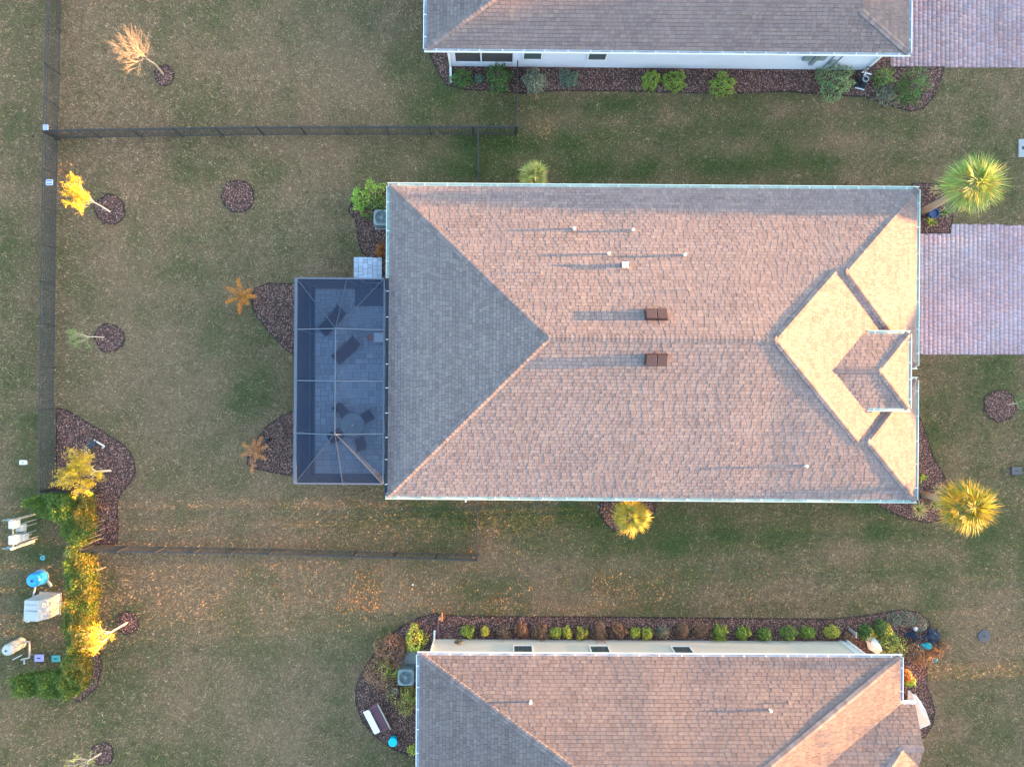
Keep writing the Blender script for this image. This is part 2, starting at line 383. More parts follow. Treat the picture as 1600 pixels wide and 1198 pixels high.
# ------------------------------------------------------------------ driveways, street, patio
def paver_field(poly, sx, sy, pal, name, parent, rz=0, z=.02):
    pa = np.array(poly); x0, y0 = pa.min(0); x1, y1 = pa.max(0)
    Vs = []; cs = []
    rows = int((x1-x0)/sx)+1
    for i in range(rows):
        off = random.random()*sy
        y = y0-off
        while y < y1:
            h = sy*random.choice((1, 1, 1.3, .85))
            xa, xb = x0+i*sx, x0+(i+1)*sx-.006; ya, yb = y, y+h-.006
            y += h
            cxx, cyy = (xa+xb)/2, (ya+yb)/2
            if ya < y0: ya = y0
            if yb > y1: yb = y1
            if xb > x1: xb = x1
            if yb-ya < .02 or xb-xa < .02: continue
            Vs.append((xa, ya, xb, yb)); cs.append(random.choice(pal))
    B = np.array(Vs); cs = np.array(cs)*RNG.uniform(.95, 1.05, (len(B), 1))*(.86+.26*fbm((B[:,0]+B[:,2])/2, (B[:,1]+B[:,3])/2, 1.6, 88, 3))[:, None]
    ctr = (B[:, :2]+B[:, 2:])/2; ok = in_poly(ctr[:, 0], ctr[:, 1], poly); B, cs = B[ok], cs[ok]
    f_ = np.clip((fbm((B[:,0]+B[:,2])/2, (B[:,1]+B[:,3])/2, 2.4, 95, 3)-.5)*2.6, -.5, .5)[:, None]; cs = cs*(1+f_*np.array([.12,-.05,-.06]))
    n = len(B); zt = z+RNG.uniform(-.0004, .0004, n); zb = np.full(n, -.02)
    def c(ix, iy, zz, ins=0): return np.stack([B[:, ix]+(ins if ix == 0 else -ins), B[:, iy]+(ins if iy == 1 else -ins), zz], 1)
    i_ = .002
    V = np.concatenate([c(0,1,zb), c(2,1,zb), c(2,3,zb), c(0,3,zb), c(0,1,zt,i_), c(2,1,zt,i_), c(2,3,zt,i_), c(0,3,zt,i_)])
    q = np.arange(n); f = lambda a, b, cc, d: np.stack([q+a*n, q+b*n, q+cc*n, q+d*n], 1)
    Fq = np.concatenate([f(4,5,6,7), f(0,1,5,4), f(1,2,6,5), f(2,3,7,6), f(3,0,4,7)])
    return link(name, np_mesh(name, V, Fq, np.tile(cs, (5, 1))), parent, M['paver'], kind='stuff')
def slab(poly, z, mat, name, **k):
    mb = MB(); m_ = len(poly)
    mb.v = [(x, y, z) for x, y in poly]+[(x, y, -.1) for x, y in poly]
    mb.f = [tuple(range(m_))]+[(i, i+m_, (i+1) % m_+m_, (i+1) % m_) for i in range(m_)]; mb.c = [None]*(m_+1)
    return mb.build(name, mat, None, **k)
pink = [(.255,.190,.215),(.265,.195,.215),(.24,.185,.215),(.255,.205,.245),(.27,.215,.25)]
pinkA = [(.235,.16,.175),(.27,.19,.20),(.21,.16,.18),(.25,.19,.22)]
XE = 27.3
dB = [W(1425,364), W(1484,364), W(1486,350), (XE, W(1600,354)[1]), (XE, W(1600,554)[1]), W(1425,553)]
dB = [(18.9, W(1425,364)[1]), W(1484,364), W(1486,350), (XE, W(1600,353)[1]), (XE, W(1600,554)[1]), (18.9, W(1425,553)[1])][::-1]
s_ = slab(dB, .004, M['sand'], 'driveway', label='pink and lilac paved driveway in front of the middle house', kind='structure')
paver_field(dB, .225, .20, pink, 'pavers', s_)
dA = [(18.4, W(1390,103)[1]), (XE, W(1600,106)[1]), (XE, 21.5), (18.4, 21.5)]
s_ = slab(dA, .004, M['sand'], 'driveway', label='reddish paved driveway at the upper right corner', kind='structure')
paver_field(dA, .225, .20, pinkA, 'pavers', s_)
# street to the east, outside the frame
slab([(27.35,-60),(28.8,-60),(28.8,60),(27.35,60)], .02, M['concrete'], 'pavement', label='concrete pavement along the street', kind='structure')
slab([(31,-60),(38,-60),(38,60),(31,60)], .008, M['asphalt'], 'road', label='asphalt street in front of the houses', kind='structure')
# patio
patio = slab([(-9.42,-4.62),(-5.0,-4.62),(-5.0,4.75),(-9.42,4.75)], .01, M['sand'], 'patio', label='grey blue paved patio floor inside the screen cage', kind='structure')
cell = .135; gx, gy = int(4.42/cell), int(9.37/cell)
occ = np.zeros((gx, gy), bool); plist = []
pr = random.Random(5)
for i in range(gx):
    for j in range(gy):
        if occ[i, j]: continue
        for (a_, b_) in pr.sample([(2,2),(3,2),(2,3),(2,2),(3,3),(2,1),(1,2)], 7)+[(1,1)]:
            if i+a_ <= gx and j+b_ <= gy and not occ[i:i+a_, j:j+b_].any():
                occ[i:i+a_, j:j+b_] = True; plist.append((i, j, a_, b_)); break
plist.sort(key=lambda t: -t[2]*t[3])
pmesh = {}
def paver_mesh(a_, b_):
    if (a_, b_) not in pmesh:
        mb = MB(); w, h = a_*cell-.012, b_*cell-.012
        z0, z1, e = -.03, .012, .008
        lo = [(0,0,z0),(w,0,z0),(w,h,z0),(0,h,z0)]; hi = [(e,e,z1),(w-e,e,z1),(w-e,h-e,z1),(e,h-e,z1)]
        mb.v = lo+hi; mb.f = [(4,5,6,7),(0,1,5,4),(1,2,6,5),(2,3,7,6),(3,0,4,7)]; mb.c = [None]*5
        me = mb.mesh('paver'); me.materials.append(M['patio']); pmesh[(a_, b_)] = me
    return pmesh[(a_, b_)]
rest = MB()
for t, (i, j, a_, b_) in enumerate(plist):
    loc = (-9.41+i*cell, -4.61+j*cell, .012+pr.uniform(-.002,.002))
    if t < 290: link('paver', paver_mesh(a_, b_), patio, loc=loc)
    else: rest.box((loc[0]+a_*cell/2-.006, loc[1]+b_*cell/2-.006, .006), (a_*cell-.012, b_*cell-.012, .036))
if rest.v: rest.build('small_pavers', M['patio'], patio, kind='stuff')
# stone landing outside the cage door
x0, y1 = W(553,402); x1, y0 = W(597,437)
landing = slab([(x0,y0),(x1,y0),(x1,y1),(x0,y1)], .03, M['sand'], 'stone_landing', label='small pale blue grey paved landing outside the cage corner', kind='structure')
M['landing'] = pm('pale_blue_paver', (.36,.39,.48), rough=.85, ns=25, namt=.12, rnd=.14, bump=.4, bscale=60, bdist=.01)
ci = 5; 
for i in range(6):
    yy = y0; j = 0
    while yy < y1-.05:
        h = random.choice((.16,.24,.3)); h = min(h, y1-yy)
        w = (x1-x0)/6
        MB().box((x0+(i+.5)*w, yy+h/2, .03), (w-.012, h-.012, .05+random.uniform(-.004,.004))).build('paver', M['landing'], landing, bevel=.006)
        yy += h
# ------------------------------------------------------------------ roofs
K = 5/12
def clip(poly, cut):
    """Sutherland-Hodgman, cut convex ccw"""
    out = poly
    for i in range(len(cut)):
        ax, ay = cut[i]; bx_, by_ = cut[(i+1) % len(cut)]
        inp = out; out = []
        if not inp: return out
        def side(p): return (bx_-ax)*(p[1]-ay)-(by_-ay)*(p[0]-ax)
        for q in range(len(inp)):
            p, r = inp[q], inp[(q+1) % len(inp)]; sp, sr = side(p), side(r)
            if sp >= 0: out.append(p)
            if (sp > 0 and sr < 0) or (sp < 0 and sr > 0):
                t = sp/(sp-sr); out.append((p[0]+(r[0]-p[0])*t, p[1]+(r[1]-p[1])*t))
    return out
def ccw(poly):
    a_ = sum(poly[i][0]*poly[(i+1) % len(poly)][1]-poly[(i+1) % len(poly)][0]*poly[i][1] for i in range(len(poly)))
    return poly if a_ > 0 else poly[::-1]
SH = [(.176,.143,.145),(.165,.134,.136),(.184,.151,.151),(.155,.126,.128),(.190,.155,.150),(.171,.142,.146)]
def shingle_roof(root, planes, tone=1.0, mat=None, tabw=(.19,.29), expo=.165, seed=1, name='roof'):
    """planes: list of (poly, (nx,ny) upslope, d, ze, k)"""
    rr = random.Random(seed); deck = MB(); sh = MB()
    for poly, nrm, d, ze, k in planes:
        poly = ccw(poly); nxx, nyy = nrm; ux, uy = -nyy, nxx
        zf = lambda x, y: ze+k*(nxx*x+nyy*y-d)
        deck.poly([(x, y, zf(x, y)-.012) for x, y in poly])
        e = expo/math.sqrt(1+k*k)
        vs = [nxx*x+nyy*y-d for x, y in poly]; us = [ux*x+uy*y for x, y in poly]
        for r in range(int(math.floor(min(vs)/e)), int(math.ceil(max(vs)/e))+1):
            v0, v1 = r*e, (r+1)*e-.008
            row = random.Random(seed*977+r*13+int(d*10)); u = -40-row.random()*.3; raised = row.random() < .5
            rowshade = row.uniform(.95, 1.05)
            umin, umax = min(us), max(us)
            while u < umax:
                w = row.uniform(*tabw); th = row.choice((.012,.010)) if raised else row.choice((.004,.006)); raised = not raised
                cidx = row.choice(SH); sv = row.uniform(.94, 1.06)*rowshade
                u0, u1 = u, u+w-.011; u += w
                if u1 < umin: continue
                quad = [(u0,v0),(u1,v0),(u1,v1),(u0,v1)]
                qxy = [(ux*a_+nxx*(b_+d), uy*a_+nyy*(b_+d)) for a_, b_ in quad]
                c_ = clip(ccw(qxy), poly)
                if len(c_) < 3: continue
                top = []
                for x, y in c_:
                    v = nxx*x+nyy*y-d; f = 1-(v-v0)/e
                    top.append((x, y, zf(x, y)+.004+th*(.35+.65*f)+.004*f))
                i = len(sh.v); m_ = len(c_); colr = tuple(cc*sv*tone for cc in cidx)
                sh.v += top+[(x, y, zf(x, y)-.01) for x, y in c_]
                sh.f.append(tuple(range(i, i+m_))); sh.c.append(colr)
                for q in range(m_):
                    sh.f.append((i+q, i+m_+q, i+m_+(q+1) % m_, i+(q+1) % m_)); sh.c.append(colr)
    dk = deck.build(name, M['deck'], root)
    A_ = np.array(sh.v); A_[:, 2] += .034*(vnoise(A_[:, 0], A_[:, 1]*.3, 1.9, 300+seed)-.5) + .012; sh.v = [tuple(p) for p in A_]
    sh.build('shingles', M['shingle'], dk, kind='stuff')
    return dk
capm = {}
def caps(deck, segs, hip_drop=K/math.sqrt(2), ex=.19, w=.15):
    """segs: (p0, p1, drop per metre sideways)"""
    for p0, p1, drop in segs:
        p0, p1 = Vector(p0), Vector(p1); d = p1-p0; L = d.length; n = max(1, int(L/ex)); e = L/n
        key = (round(drop, 3), round(w, 3))
        if key not in capm:
            mb = MB(); l = .27
            pr_ = [(-w, -w*drop), (-.02, 0), (.02, 0), (w, -w*drop)]
            for (y0_, z0_), (y1_, z1_) in zip(pr_[:-1], pr_[1:]):
                mb.poly([(0,y0_,z0_+.040),(l,y0_,z0_+.034),(l,y1_,z1_+.034),(0,y1_,z1_+.055)][::-1])
                mb.poly([(0,y0_,z0_+.040),(0,y1_,z1_+.055),(0,y1_,z1_+.02),(0,y0_,z0_+.02)])
            for y_, z_ in (pr_[0], pr_[-1]):
                mb.poly([(0,y_,z_+.040),(l,y_,z_+.034),(l,y_,z_-.01),(0,y_,z_-.01)])
            me = mb.mesh('ridge_cap'); me.materials.append(M['cap']); capm[key] = me
        xax = d.normalized(); yax = Vector((-xax.y, xax.x, 0)).normalized(); zax = xax.cross(yax)
        R = Matrix((xax, yax, zax)).transposed().to_4x4()
        for i in range(n):
            o = link('ridge_cap', capm[key], deck); o.matrix_local = Matrix.Translation(p0+xax*(i*e)) @ R
def gutter(root, a, b, out, z, mat, tmat, hang=1.0, lip=True, w=.14):
    """open gutter along a->b (x,y), out = outward unit normal"""
    a, b, o_ = Vector((*a, 0)), Vector((*b, 0)), Vector((*out, 0)); d = (b-a).normalized(); mb = MB(); fl = MB()
    P_ = lambda p, s, zz: (p.x+o_.x*s, p.y+o_.y*s, zz)
    # floor (trough), front wall with lip, back wall
    mb.bar(P_(a, w, z-.045), P_(b, w, z-.045), .028, .10)
    mb.bar(P_(a, .0, z-.075), P_(b, .0, z-.075), .012, .07)
    g_ = mb.build('gutter', mat, root)
    fl.bar(P_(a, w/2, z-.095), P_(b, w/2, z-.095), w-.016, .012)
    fl.build('gutter_trough', tmat, g_)
    L = (b-a).length; n = max(1, round(L/hang)); step = L/n
    hm = MB().box((0, 0, 0), (.035, w+.01, .012)); me = hm.mesh('gutter_hanger'); me.materials.append(M['white'])
    ang = math.atan2(d.y, d.x)
    for i in range(n):
        t = (i+.5+random.uniform(-.06,.06))*step; p = a+d*t
        link('gutter_hanger', me, g_, loc=(p.x+o_.x*w/2, p.y+o_.y*w/2, z-.004), rz=ang)
    return g_
def wall_box(root, x0, x1, y0, y1, z1, mat, z0=0):
    return MB().box(((x0+x1)/2, (y0+y1)/2, (z0+z1)/2), (x1-x0, y1-y0, z1-z0)).build('wall', mat, root)
def window(root, c, size, out, frame=None, pane=None, mullion=False):
    """c centre on wall face, size (w,h), out (nx,ny)"""
    w, h = size; nxx, nyy = out; rz = math.atan2(nyy, nxx)-PI/2
    mb = MB(); t = .06
    for (x, z, sx, sz) in ((-w/2, 0, t, h+t), (w/2, 0, t, h+t), (0, -h/2, w, t), (0, h/2, w, t)):
        mb.box((x, .012, z), (sx, .05, sz))
    if mullion: mb.box((0, .012, 0), (t*.8, .05, h))
    o = mb.build('window', frame or M['white'], root, loc=c, rz=rz)
    MB().box((0, -.002, 0), (w-t, .014, h-t)).build('pane', pane or M['glass'], o)
    return o

def house_root(theta, loc, **k): return empty('house', loc, -theta, **k)
# ---------------- middle house (B): local axes follow the house, origin below the drone shifted to its centre
B0 = Vector((7.0, 1.9, 0))
def Lc(theta, org, p):                # world (x,y) -> house local
    x, y = p; c_, s_ = math.cos(theta), math.sin(theta)
    return (x*c_-y*s_-org.x, x*s_+y*c_-org.y)
def mk_root(theta, org, **k):
    c_, s_ = math.cos(theta), math.sin(theta)
    return house_root(theta, (org.x*c_+org.y*s_, -org.x*s_+org.y*c_, 0), **k)
thB = .0073
hB = mk_root(thB, B0, label='single storey house in the middle with brown shingle hip roof and screen cage', cat='house')
def sub(planes, org): return [([(x-org.x, y-org.y) for x, y in pl], nr, d-(nr[0]*org.x+nr[1]*org.y), ze, k) for pl, nr, d, ze, k in planes]
ZE = 2.9
xw, xe, xm, ys_, yn = -5.25, 19.3, 18.81, -5.33, 9.1
hw = (yn-ys_)/2; ym = (yn+ys_)/2; rx0 = xw+hw; rx1 = xm-hw
g0, g1 = .9, 9.1; gh = (g1-g0)/2; gm = (g0+g1)/2; s1 = .23; shh = (s1-ys_)/2; sm = (s1+ys_)/2
ez = 3.95; ex1 = 18.35; en, es = 2.31, -1.04; eh = (en-es)/2; em = (en+es)/2
pe = lambda z: xm-(z-ZE)/K
planesB = [
 ([(xw,yn),(xm-gh,yn),(xm-gh,gm),(rx1,ym),(rx0,ym)], (0,-1), -yn, ZE, K),
 ([(xm-gh,yn),(xe,yn),(xe-gh,gm),(xm-gh,gm)], (0,-1), -yn, ZE, K),
 ([(xw,ys_),(xm-shh,ys_),(xm-shh,sm),(rx1,ym),(rx0,ym)], (0,1), ys_, ZE, K),
 ([(xm-shh,ys_),(xe,ys_),(xe-shh,sm),(xm-shh,sm)], (0,1), ys_, ZE, K),
 ([(xw,ys_),(rx0,ym),(xw,yn)], (1,0), xw, ZE, K),
 ([(rx1,ym),(xm-gh,gm),(xm,g0),(xm,s1),(xm-shh,sm)], (-1,0), -xm, ZE, K),
 ([(xe,g0),(xe,g1),(xe-gh,gm)], (-1,0), -xe, ZE, K),
 ([(xe,g0),(xe-gh,gm),(xm-gh,gm),(xm,g0)], (0,1), g0, ZE, K),
 ([(xe,s1),(xe,ys_),(xe-shh,sm)], (-1,0), -xe, ZE, K),
 ([(xe,s1),(xm,s1),(xm-shh,sm),(xe-shh,sm)], (0,-1), -s1, ZE, K),
 ([(ex1,en),(ex1-eh,em),(pe(ez+eh*K),em),(pe(ez),en)], (0,-1), -en, ez, K),
 ([(ex1,es),(ex1-eh,em),(pe(ez+eh*K),em),(pe(ez),es)], (0,1), es, ez, K),
 ([(ex1,es),(ex1,en),(ex1-eh,em)], (-1,0), -ex1, ez, K)]
dkB = shingle_roof(hB, sub(planesB, B0), seed=3)
zr = ZE+hw*K; hd = K/math.sqrt(2)
def lb_(x, y, z): return (x-B0.x, y-B0.y, z)
caps(dkB, [(lb_(rx0,ym,zr), lb_(rx1,ym,zr), K),
 (lb_(xw,yn,ZE), lb_(rx0,ym,zr), hd), (lb_(xw,ys_,ZE), lb_(rx0,ym,zr), hd),
 (lb_(xm-gh,gm,ZE+gh*K), lb_(rx1,ym,zr), hd), (lb_(xm-shh,sm,ZE+shh*K), lb_(rx1,ym,zr), hd),
 (lb_(xe,yn,ZE), lb_(xe-gh,gm,ZE+gh*K), hd), (lb_(xe,g0,ZE), lb_(xe-gh,gm,ZE+gh*K), hd),
 (lb_(xe,ys_,ZE), lb_(xe-shh,sm,ZE+shh*K), hd), (lb_(xe,s1,ZE), lb_(xe-shh,sm,ZE+shh*K), hd),
 (lb_(ex1,en,ez), lb_(ex1-eh,em,ez+eh*K), hd), (lb_(ex1,es,ez), lb_(ex1-eh,em,ez+eh*K), hd),
 (lb_(ex1-eh,em,ez+eh*K), lb_(pe(ez+eh*K)+.1,em,ez+eh*K), K)])
sf = MB()
def bx2(mb, x0, x1, y0, y1, z0, z1, org): mb.box(((x0+x1)/2-org.x, (y0+y1)/2-org.y, (z0+z1)/2), (x1-x0, y1-y0, z1-z0))
bx2(sf, xw, xm, ys_, yn, 2.72, 2.86, B0); bx2(sf, xm-.001, xe, g0, g1, 2.721, 2.861, B0); bx2(sf, xm-.001, xe, ys_, s1, 2.721, 2.861, B0)
bx2(sf, 16.35, ex1, es, en, ez-.16, ez-.03, B0)
sf.build('soffit', M['soffit'], hB)
for (x0, x1, y0, y1, z1) in ((xw+.4, xm-.45, ys_+.42, yn-.42, 2.72), (15, xe-.45, g0+.45, yn-.43, 2.719), (15, xe-.45, ys_+.43, s1-.45, 2.718), (15.9, ex1-.5, es+.4, en-.4, ez-.16)):
    wall_box(hB, x0-B0.x, x1-B0.x, y0-B0.y, y1-B0.y, z1, M['wall_tan'])
MB().box((xe-.43-B0.x, gm-B0.y, 1.1), (.06, 4.9, 2.15)).build('garage_door', M['white'], hB)
def Bp(x, y): return (x-B0.x, y-B0.y)
gutter(hB, Bp(xw-.11, yn), Bp(xe+.11, yn), (0,1), ZE, M['gutter'], M['trough'], 1.12)
gutter(hB, Bp(xw-.11, ys_), Bp(xe+.11, ys_), (0,-1), ZE, M['gutter'], M['trough'], 1.12)
ycage = 4.8
gutter(hB, Bp(xw, yn+.01), Bp(xw, ycage), (-1,0), ZE, M['gutter'], M['trough'], 1.5)
gutter(hB, Bp(xw, ycage-.1), Bp(xw, ys_+.0), (-1,0), ZE-.004, M['fence'], M['trough_dark'], 1.15)
gutter(hB, Bp(xe, yn+.01), Bp(xe, g0), (1,0), ZE, M['gutter'], M['trough'], 1.12)
gutter(hB, Bp(xe, s1), Bp(xe, ys_-.01), (1,0), ZE, M['gutter'], M['trough'], 1.12)
gutter(hB, Bp(xm+.02, g0), Bp(xe+.1, g0), (0,-1), ZE+.002, M['gutter'], M['trough'], .5)
gutter(hB, Bp(xm+.02, s1), Bp(xe+.1, s1), (0,1), ZE+.002, M['gutter'], M['trough'], .5)
gutter(hB, Bp(16.5, en), Bp(ex1+.11, en), (0,1), ez, M['gutter'], M['trough'], .75)
gutter(hB, Bp(16.5, es), Bp(ex1+.11, es), (0,-1), ez, M['gutter'], M['trough'], .75)
gutter(hB, Bp(ex1, en+.01), Bp(ex1, es-.01), (1,0), ez, M['gutter'], M['trough'], .9)
MB().bar(lb_(-1.62,-5.56,2.8), lb_(-1.62,-5.56,.1), .08, .06).build('downspout', M['white'], hB)
# roof fittings of the middle house
def roofz(y): return ZE+K*min(yn-y, y-ys_)
def fitting(px, py, kind):
    z = 3.9
    for _ in range(6):
        p = Lc(thB, Vector((0,0,0)), W(px, py, z)); z = roofz(p[1])+.15
    x, y = p; zb = roofz(y); up = -1 if y > ym else 1
    q = lb_(x, y, zb)
    sl = Matrix.Rotation(math.atan(K)*(-1 if y > ym else 1), 3, 'X')
    if kind == 'pipe':
        mb = MB(); mb.lathe((q[0], q[1], zb-.03), [(.055,0),(.05,.21),(.065,.21),(.065,.27),(.02,.29)], 12)
        mb.build('vent_pipe', M['white'], hB)
    elif kind == 'cap':
        mb = MB(); mb.lathe((q[0], q[1], zb-.03), [(.10,0),(.10,.16)], 14); mb.box((q[0], q[1], zb+.18), (.28,.26,.10))
        mb.build('vent_cap', M['white'], hB, bevel=.01)
    elif kind == 'stub':
        mb = MB(); mb.lathe((q[0], q[1], zb-.03), [(.05,0),(.022,.07),(.022,.21)], 10)
        mb.build('vent_pipe', M['lead'], hB, label='small copper coloured roof pipe')
    elif kind == 'box':
        r_ = empty('roof_vent', (q[0], q[1], zb), 0); r_.parent = hB
        for s_ in (-1, 1):
            mb = MB(); mb.box((s_*.235, 0, .15), (.445,.47,.22), rot=sl); mb.build('vent_hood', M['vent_brown'], r_, bevel=.02)
        MB().box((0, 0, .04), (1.0,.56,.06), rot=sl).build('vent_flange', M['vent_brown'], r_)
for a_ in ((897,357,'pipe'),(989,359,'pipe'),(951,396,'pipe'),(1070,398,'pipe'),(977,414,'cap'),(846,425,'stub'),(1078,453,'stub'),(1260,728,'pipe'),(1296,676,'stub'),(1026,491,'box'),(1026,562,'box')):
    fitting(*a_)

# ---------------- lower house (C)
thC = .0053; C0 = Vector((7.5,-19.2,0)); KW = K/1.62
hC = mk_root(thC, C0, label='house at the bottom edge with cream wall and white gutter', cat='house')
cw, ce, cn = -3.73, 18.65, -12.72; ch = 6.5; cr = cn-ch; cs_ = cn-2*ch
zrC = ZE+ch*K; cx0 = cw+ch*1.62; cx1 = ce-ch*1.62
wn0, wx = -14.88, 19.34; Px, Py = 18.34, -16.6; yb = -19.92
zN = lambda y: ZE+K*(wn0-y)
vx = lambda y: ce-1.62*(wn0-y)
planesC = [
 ([(cw,cn),(ce,cn),(cx1,cr),(cx0,cr)], (0,-1), -cn, ZE, K),
 ([(cw,cn),(cx0,cr),(cw,cs_)], (1,0), cw, ZE, KW),
 ([(ce,cn),(ce,wn0),(vx(cr),cr),(cx1,cr)], (-1,0), -ce, ZE, KW),
 ([(Px,wn0-(ce-Px)/1.62),(Px,Py),(Px-(Py-yb),yb),(vx(yb),yb)], (0,-1), -wn0, ZE, K),
 ([(wx,wn0),(wx,Py),(Px,Py),(Px,wn0-(ce-Px)/1.62),(ce,wn0)], (0,-1), -wn0, ZE, K),
 ([(Px,Py),(Px-(Py-yb),yb),(wx,yb),(wx,Py-(wx-Px))], (-1,0), -Px, zN(Py), K),
 ([(wx,Py),(Px,Py),(wx,Py-(wx-Px))], (0,1), Py, zN(Py), K)]
dkC = shingle_roof(hC, sub(planesC, C0), tone=.80, tabw=(.20,.31), seed=8)  # darker tone stands in for partial shade on this roof
lc_ = lambda x, y, z: (x-C0.x, y-C0.y, z)
hdC = .34*K*1.9
caps(dkC, [(lc_(cw,cn,ZE), lc_(cw+9.5,cn-9.5/1.62,ZE+9.5*KW), .26), (lc_(ce,cn,ZE), lc_(ce-9.5,cn-9.5/1.62,ZE+9.5*KW), .26),
           (lc_(Px,Py,zN(Py)), lc_(Px-3.3,Py-3.3,zN(Py-3.3)), hd), (lc_(wx,Py,zN(Py)), lc_(Px,Py,zN(Py)), K)], ex=.2, w=.16)
back = MB(); back.poly([lc_(cw,cs_,ZE), lc_(ce,cs_,ZE), lc_(cx1,cr,zrC), lc_(cx0,cr,zrC)]); back.poly([lc_(ce,cs_,ZE), lc_(ce,wn0,ZE), lc_(vx(cr),cr,zN(cr)-.05), lc_(cx1,cr,zrC)])
back.build('roof', M['roof_far'], hC)
sf = MB(); bx2(sf, cw, ce, cs_, cn, 2.72, 2.86, C0); bx2(sf, 15, wx, -20, wn0, 2.721, 2.861, C0); sf.build('soffit', M['soffit'], hC)
wall_box(hC, -3.35-C0.x, 17.55-C0.x, cs_+.4-C0.y, -13.0-C0.y, 2.72, M['wall_cream'])
wall_box(hC, 17.4-C0.x, 18.95-C0.x, -20-C0.y, -15.3-C0.y, 2.719, M['wall_cream'])
def Cp(x, y): return (x-C0.x, y-C0.y)
gutter(hC, Cp(cw-.11, cn), Cp(ce+.11, cn), (0,1), ZE, M['gutter_w'], M['trough_w'], 1.0)
gutter(hC, Cp(cw, cn+.01), Cp(cw, cs_), (-1,0), ZE, M['gutter_w'], M['trough_w'], 1.0)
gutter(hC, Cp(ce, cn+.01), Cp(ce, wn0+.15), (1,0), ZE, M['gutter_w'], M['trough_w'], .95)
gutter(hC, Cp(18.0, wn0), Cp(wx+.05, wn0), (0,1), ZE+.003, M['gutter_w'], M['trough_w'], .35)
for px in (820, 942, 1073):
    x = W(px, 1012, 1.9)[0]-C0.x
    window(hC, (x, -13.0-C0.y+.002, 1.50), (.92,1.25), (0,1), pane=M['glass'])
for xd in (-3.3, 17.5):
    MB().bar((xd-C0.x, -12.93-C0.y, 2.7), (xd-C0.x, -12.93-C0.y, .12), .09, .07).bar((xd-C0.x, -12.93-C0.y, .1), (xd-C0.x, -12.55-C0.y, .06), .09, .06).build('downspout', M['white'], hC)
MB().box((17.30-C0.x, -12.985-C0.y, 1.36), (.30,.03,2.7)).build('wall_trim', M['white'], hC)
def fitC(px, py, stub):
    z = 4.0
    for _ in range(6):
        p = Lc(thC, Vector((0,0,0)), W(px, py, z)); z = ZE+K*(cn-p[1])+.15
    q = (p[0]-C0.x, p[1]-C0.y, z-.15); mb = MB(); 
    mb.lathe((q[0], q[1], q[2]-.03), [(.05,0),(.045,.2),(.065,.2),(.065,.25),(.02,.26)] if not stub else [(.04,0),(.022,.06),(.022,.18)], 10)
    mb.build('vent_pipe', M['lead'] if stub else M['white'], hC)
fitC(829,1097,0); fitC(1204,1110,0); fitC(1235,1099,1)

# ---------------- upper house (A)
thA = .0092; A0 = Vector((7.5, 22.0, 0))
hA = mk_root(thA, A0, label='house at the top edge with pale blue wall and grey shingle roof', cat='house')
aw, ae, as_ = -3.62, 18.83, 15.5; ah = 6.5; ar = as_+ah; zc = 1.55
ax1 = ae-zc*1.62; KE = K/1.62; aN = as_+2*ah
planesA = [
 ([(aw,as_),(ax1,as_),(ax1,ar),(aw+ah*1.62,ar)], (0,1), as_, ZE, K),
 ([(ax1,as_),(ae,as_),(ax1,as_+zc)], (0,1), as_, ZE, K),
 ([(aw,as_),(aw+ah*1.62,ar),(aw,aN)], (1,0), aw, ZE, KE),
 ([(ae,as_),(ae,ar),(ax1,ar),(ax1,as_+zc)], (-1,0), -ae, ZE, KE)]
dkA = shingle_roof(hA, sub(planesA, A0), tone=.84, tabw=(.20,.31), seed=5)
la_ = lambda x, y, z: (x-A0.x, y-A0.y, z)
back = MB(); zrA = ZE+ah*K
back.poly([la_(aw,aN,ZE), la_(ax1,aN,ZE), la_(ax1,ar,zrA), la_(aw+ah*1.62,ar,zrA)])
back.poly([la_(ax1,as_+zc,ZE+zc*K), la_(ax1,aN,ZE), la_(ax1,ar,zrA)])
back.poly([la_(ax1,ar,ZE+zc*K), la_(ae,ar,ZE), la_(ae,aN,ZE), la_(ax1,aN,ZE)])
back.build('roof', M['roof_far'], hA)
caps(dkA, [(la_(aw,as_,ZE), la_(aw+6,as_+6/1.62,ZE+6*KE), .26), (la_(ae,as_,ZE), la_(ax1,as_+zc,ZE+zc*K), .26)], ex=.2, w=.16)
sf = MB(); bx2(sf, aw, ae, as_, aN, 2.72, 2.86, A0); sf.build('soffit', M['soffit'], hA)
ya = 15.95
wall_box(hA, .42-A0.x, 18.25-A0.x, ya-A0.y, aN-.4-A0.y, 2.72, M['wall_blue'])
# lanai corner with screened openings
lw = MB(); bx2(lw, -2.75, .42, ya, ya+.2, 0, .45, A0); bx2(lw, -2.75, -2.40, ya, ya+.2, .45, 2.72, A0); bx2(lw, -1.17,-1.10, ya-.01, ya+.2, .45, 2.72, A0); bx2(lw, -2.4,.42, ya, ya+.2, 2.45, 2.72, A0)
bx2(lw, -2.75, -2.45, ya+.2, ya+9, 0, 2.719, A0)
lw.build('wall', M['wall_blue'], hA)
mb = MB(); bx2(mb, -2.4, -1.17, ya+.06, ya+.08, .45, 2.45, A0); mb.build('screen_opening', M['screen_dark'], hA)
mb = MB(); bx2(mb, -1.10, .42, ya+.06, ya+.08, .45, 2.45, A0); mb.build('screen_opening', M['screen_dark'], hA)
for px in (833, 936):
    x = Lc(thA, A0, W(px, 88, 1.9))[0]; window(hA, (x, ya-A0.y-.002, 1.55), (.9,1.35), (0,-1))
gutter(hA, (aw-.11-A0.x, as_-A0.y), (ae+.11-A0.x, as_-A0.y), (0,-1), ZE, M['gutter_w'], M['trough_w'], 1.05)
gutter(hA, (aw-A0.x, as_-.01-A0.y), (aw-A0.x, aN-A0.y), (-1,0), ZE, M['gutter_w'], M['trough_w'], 1.05)
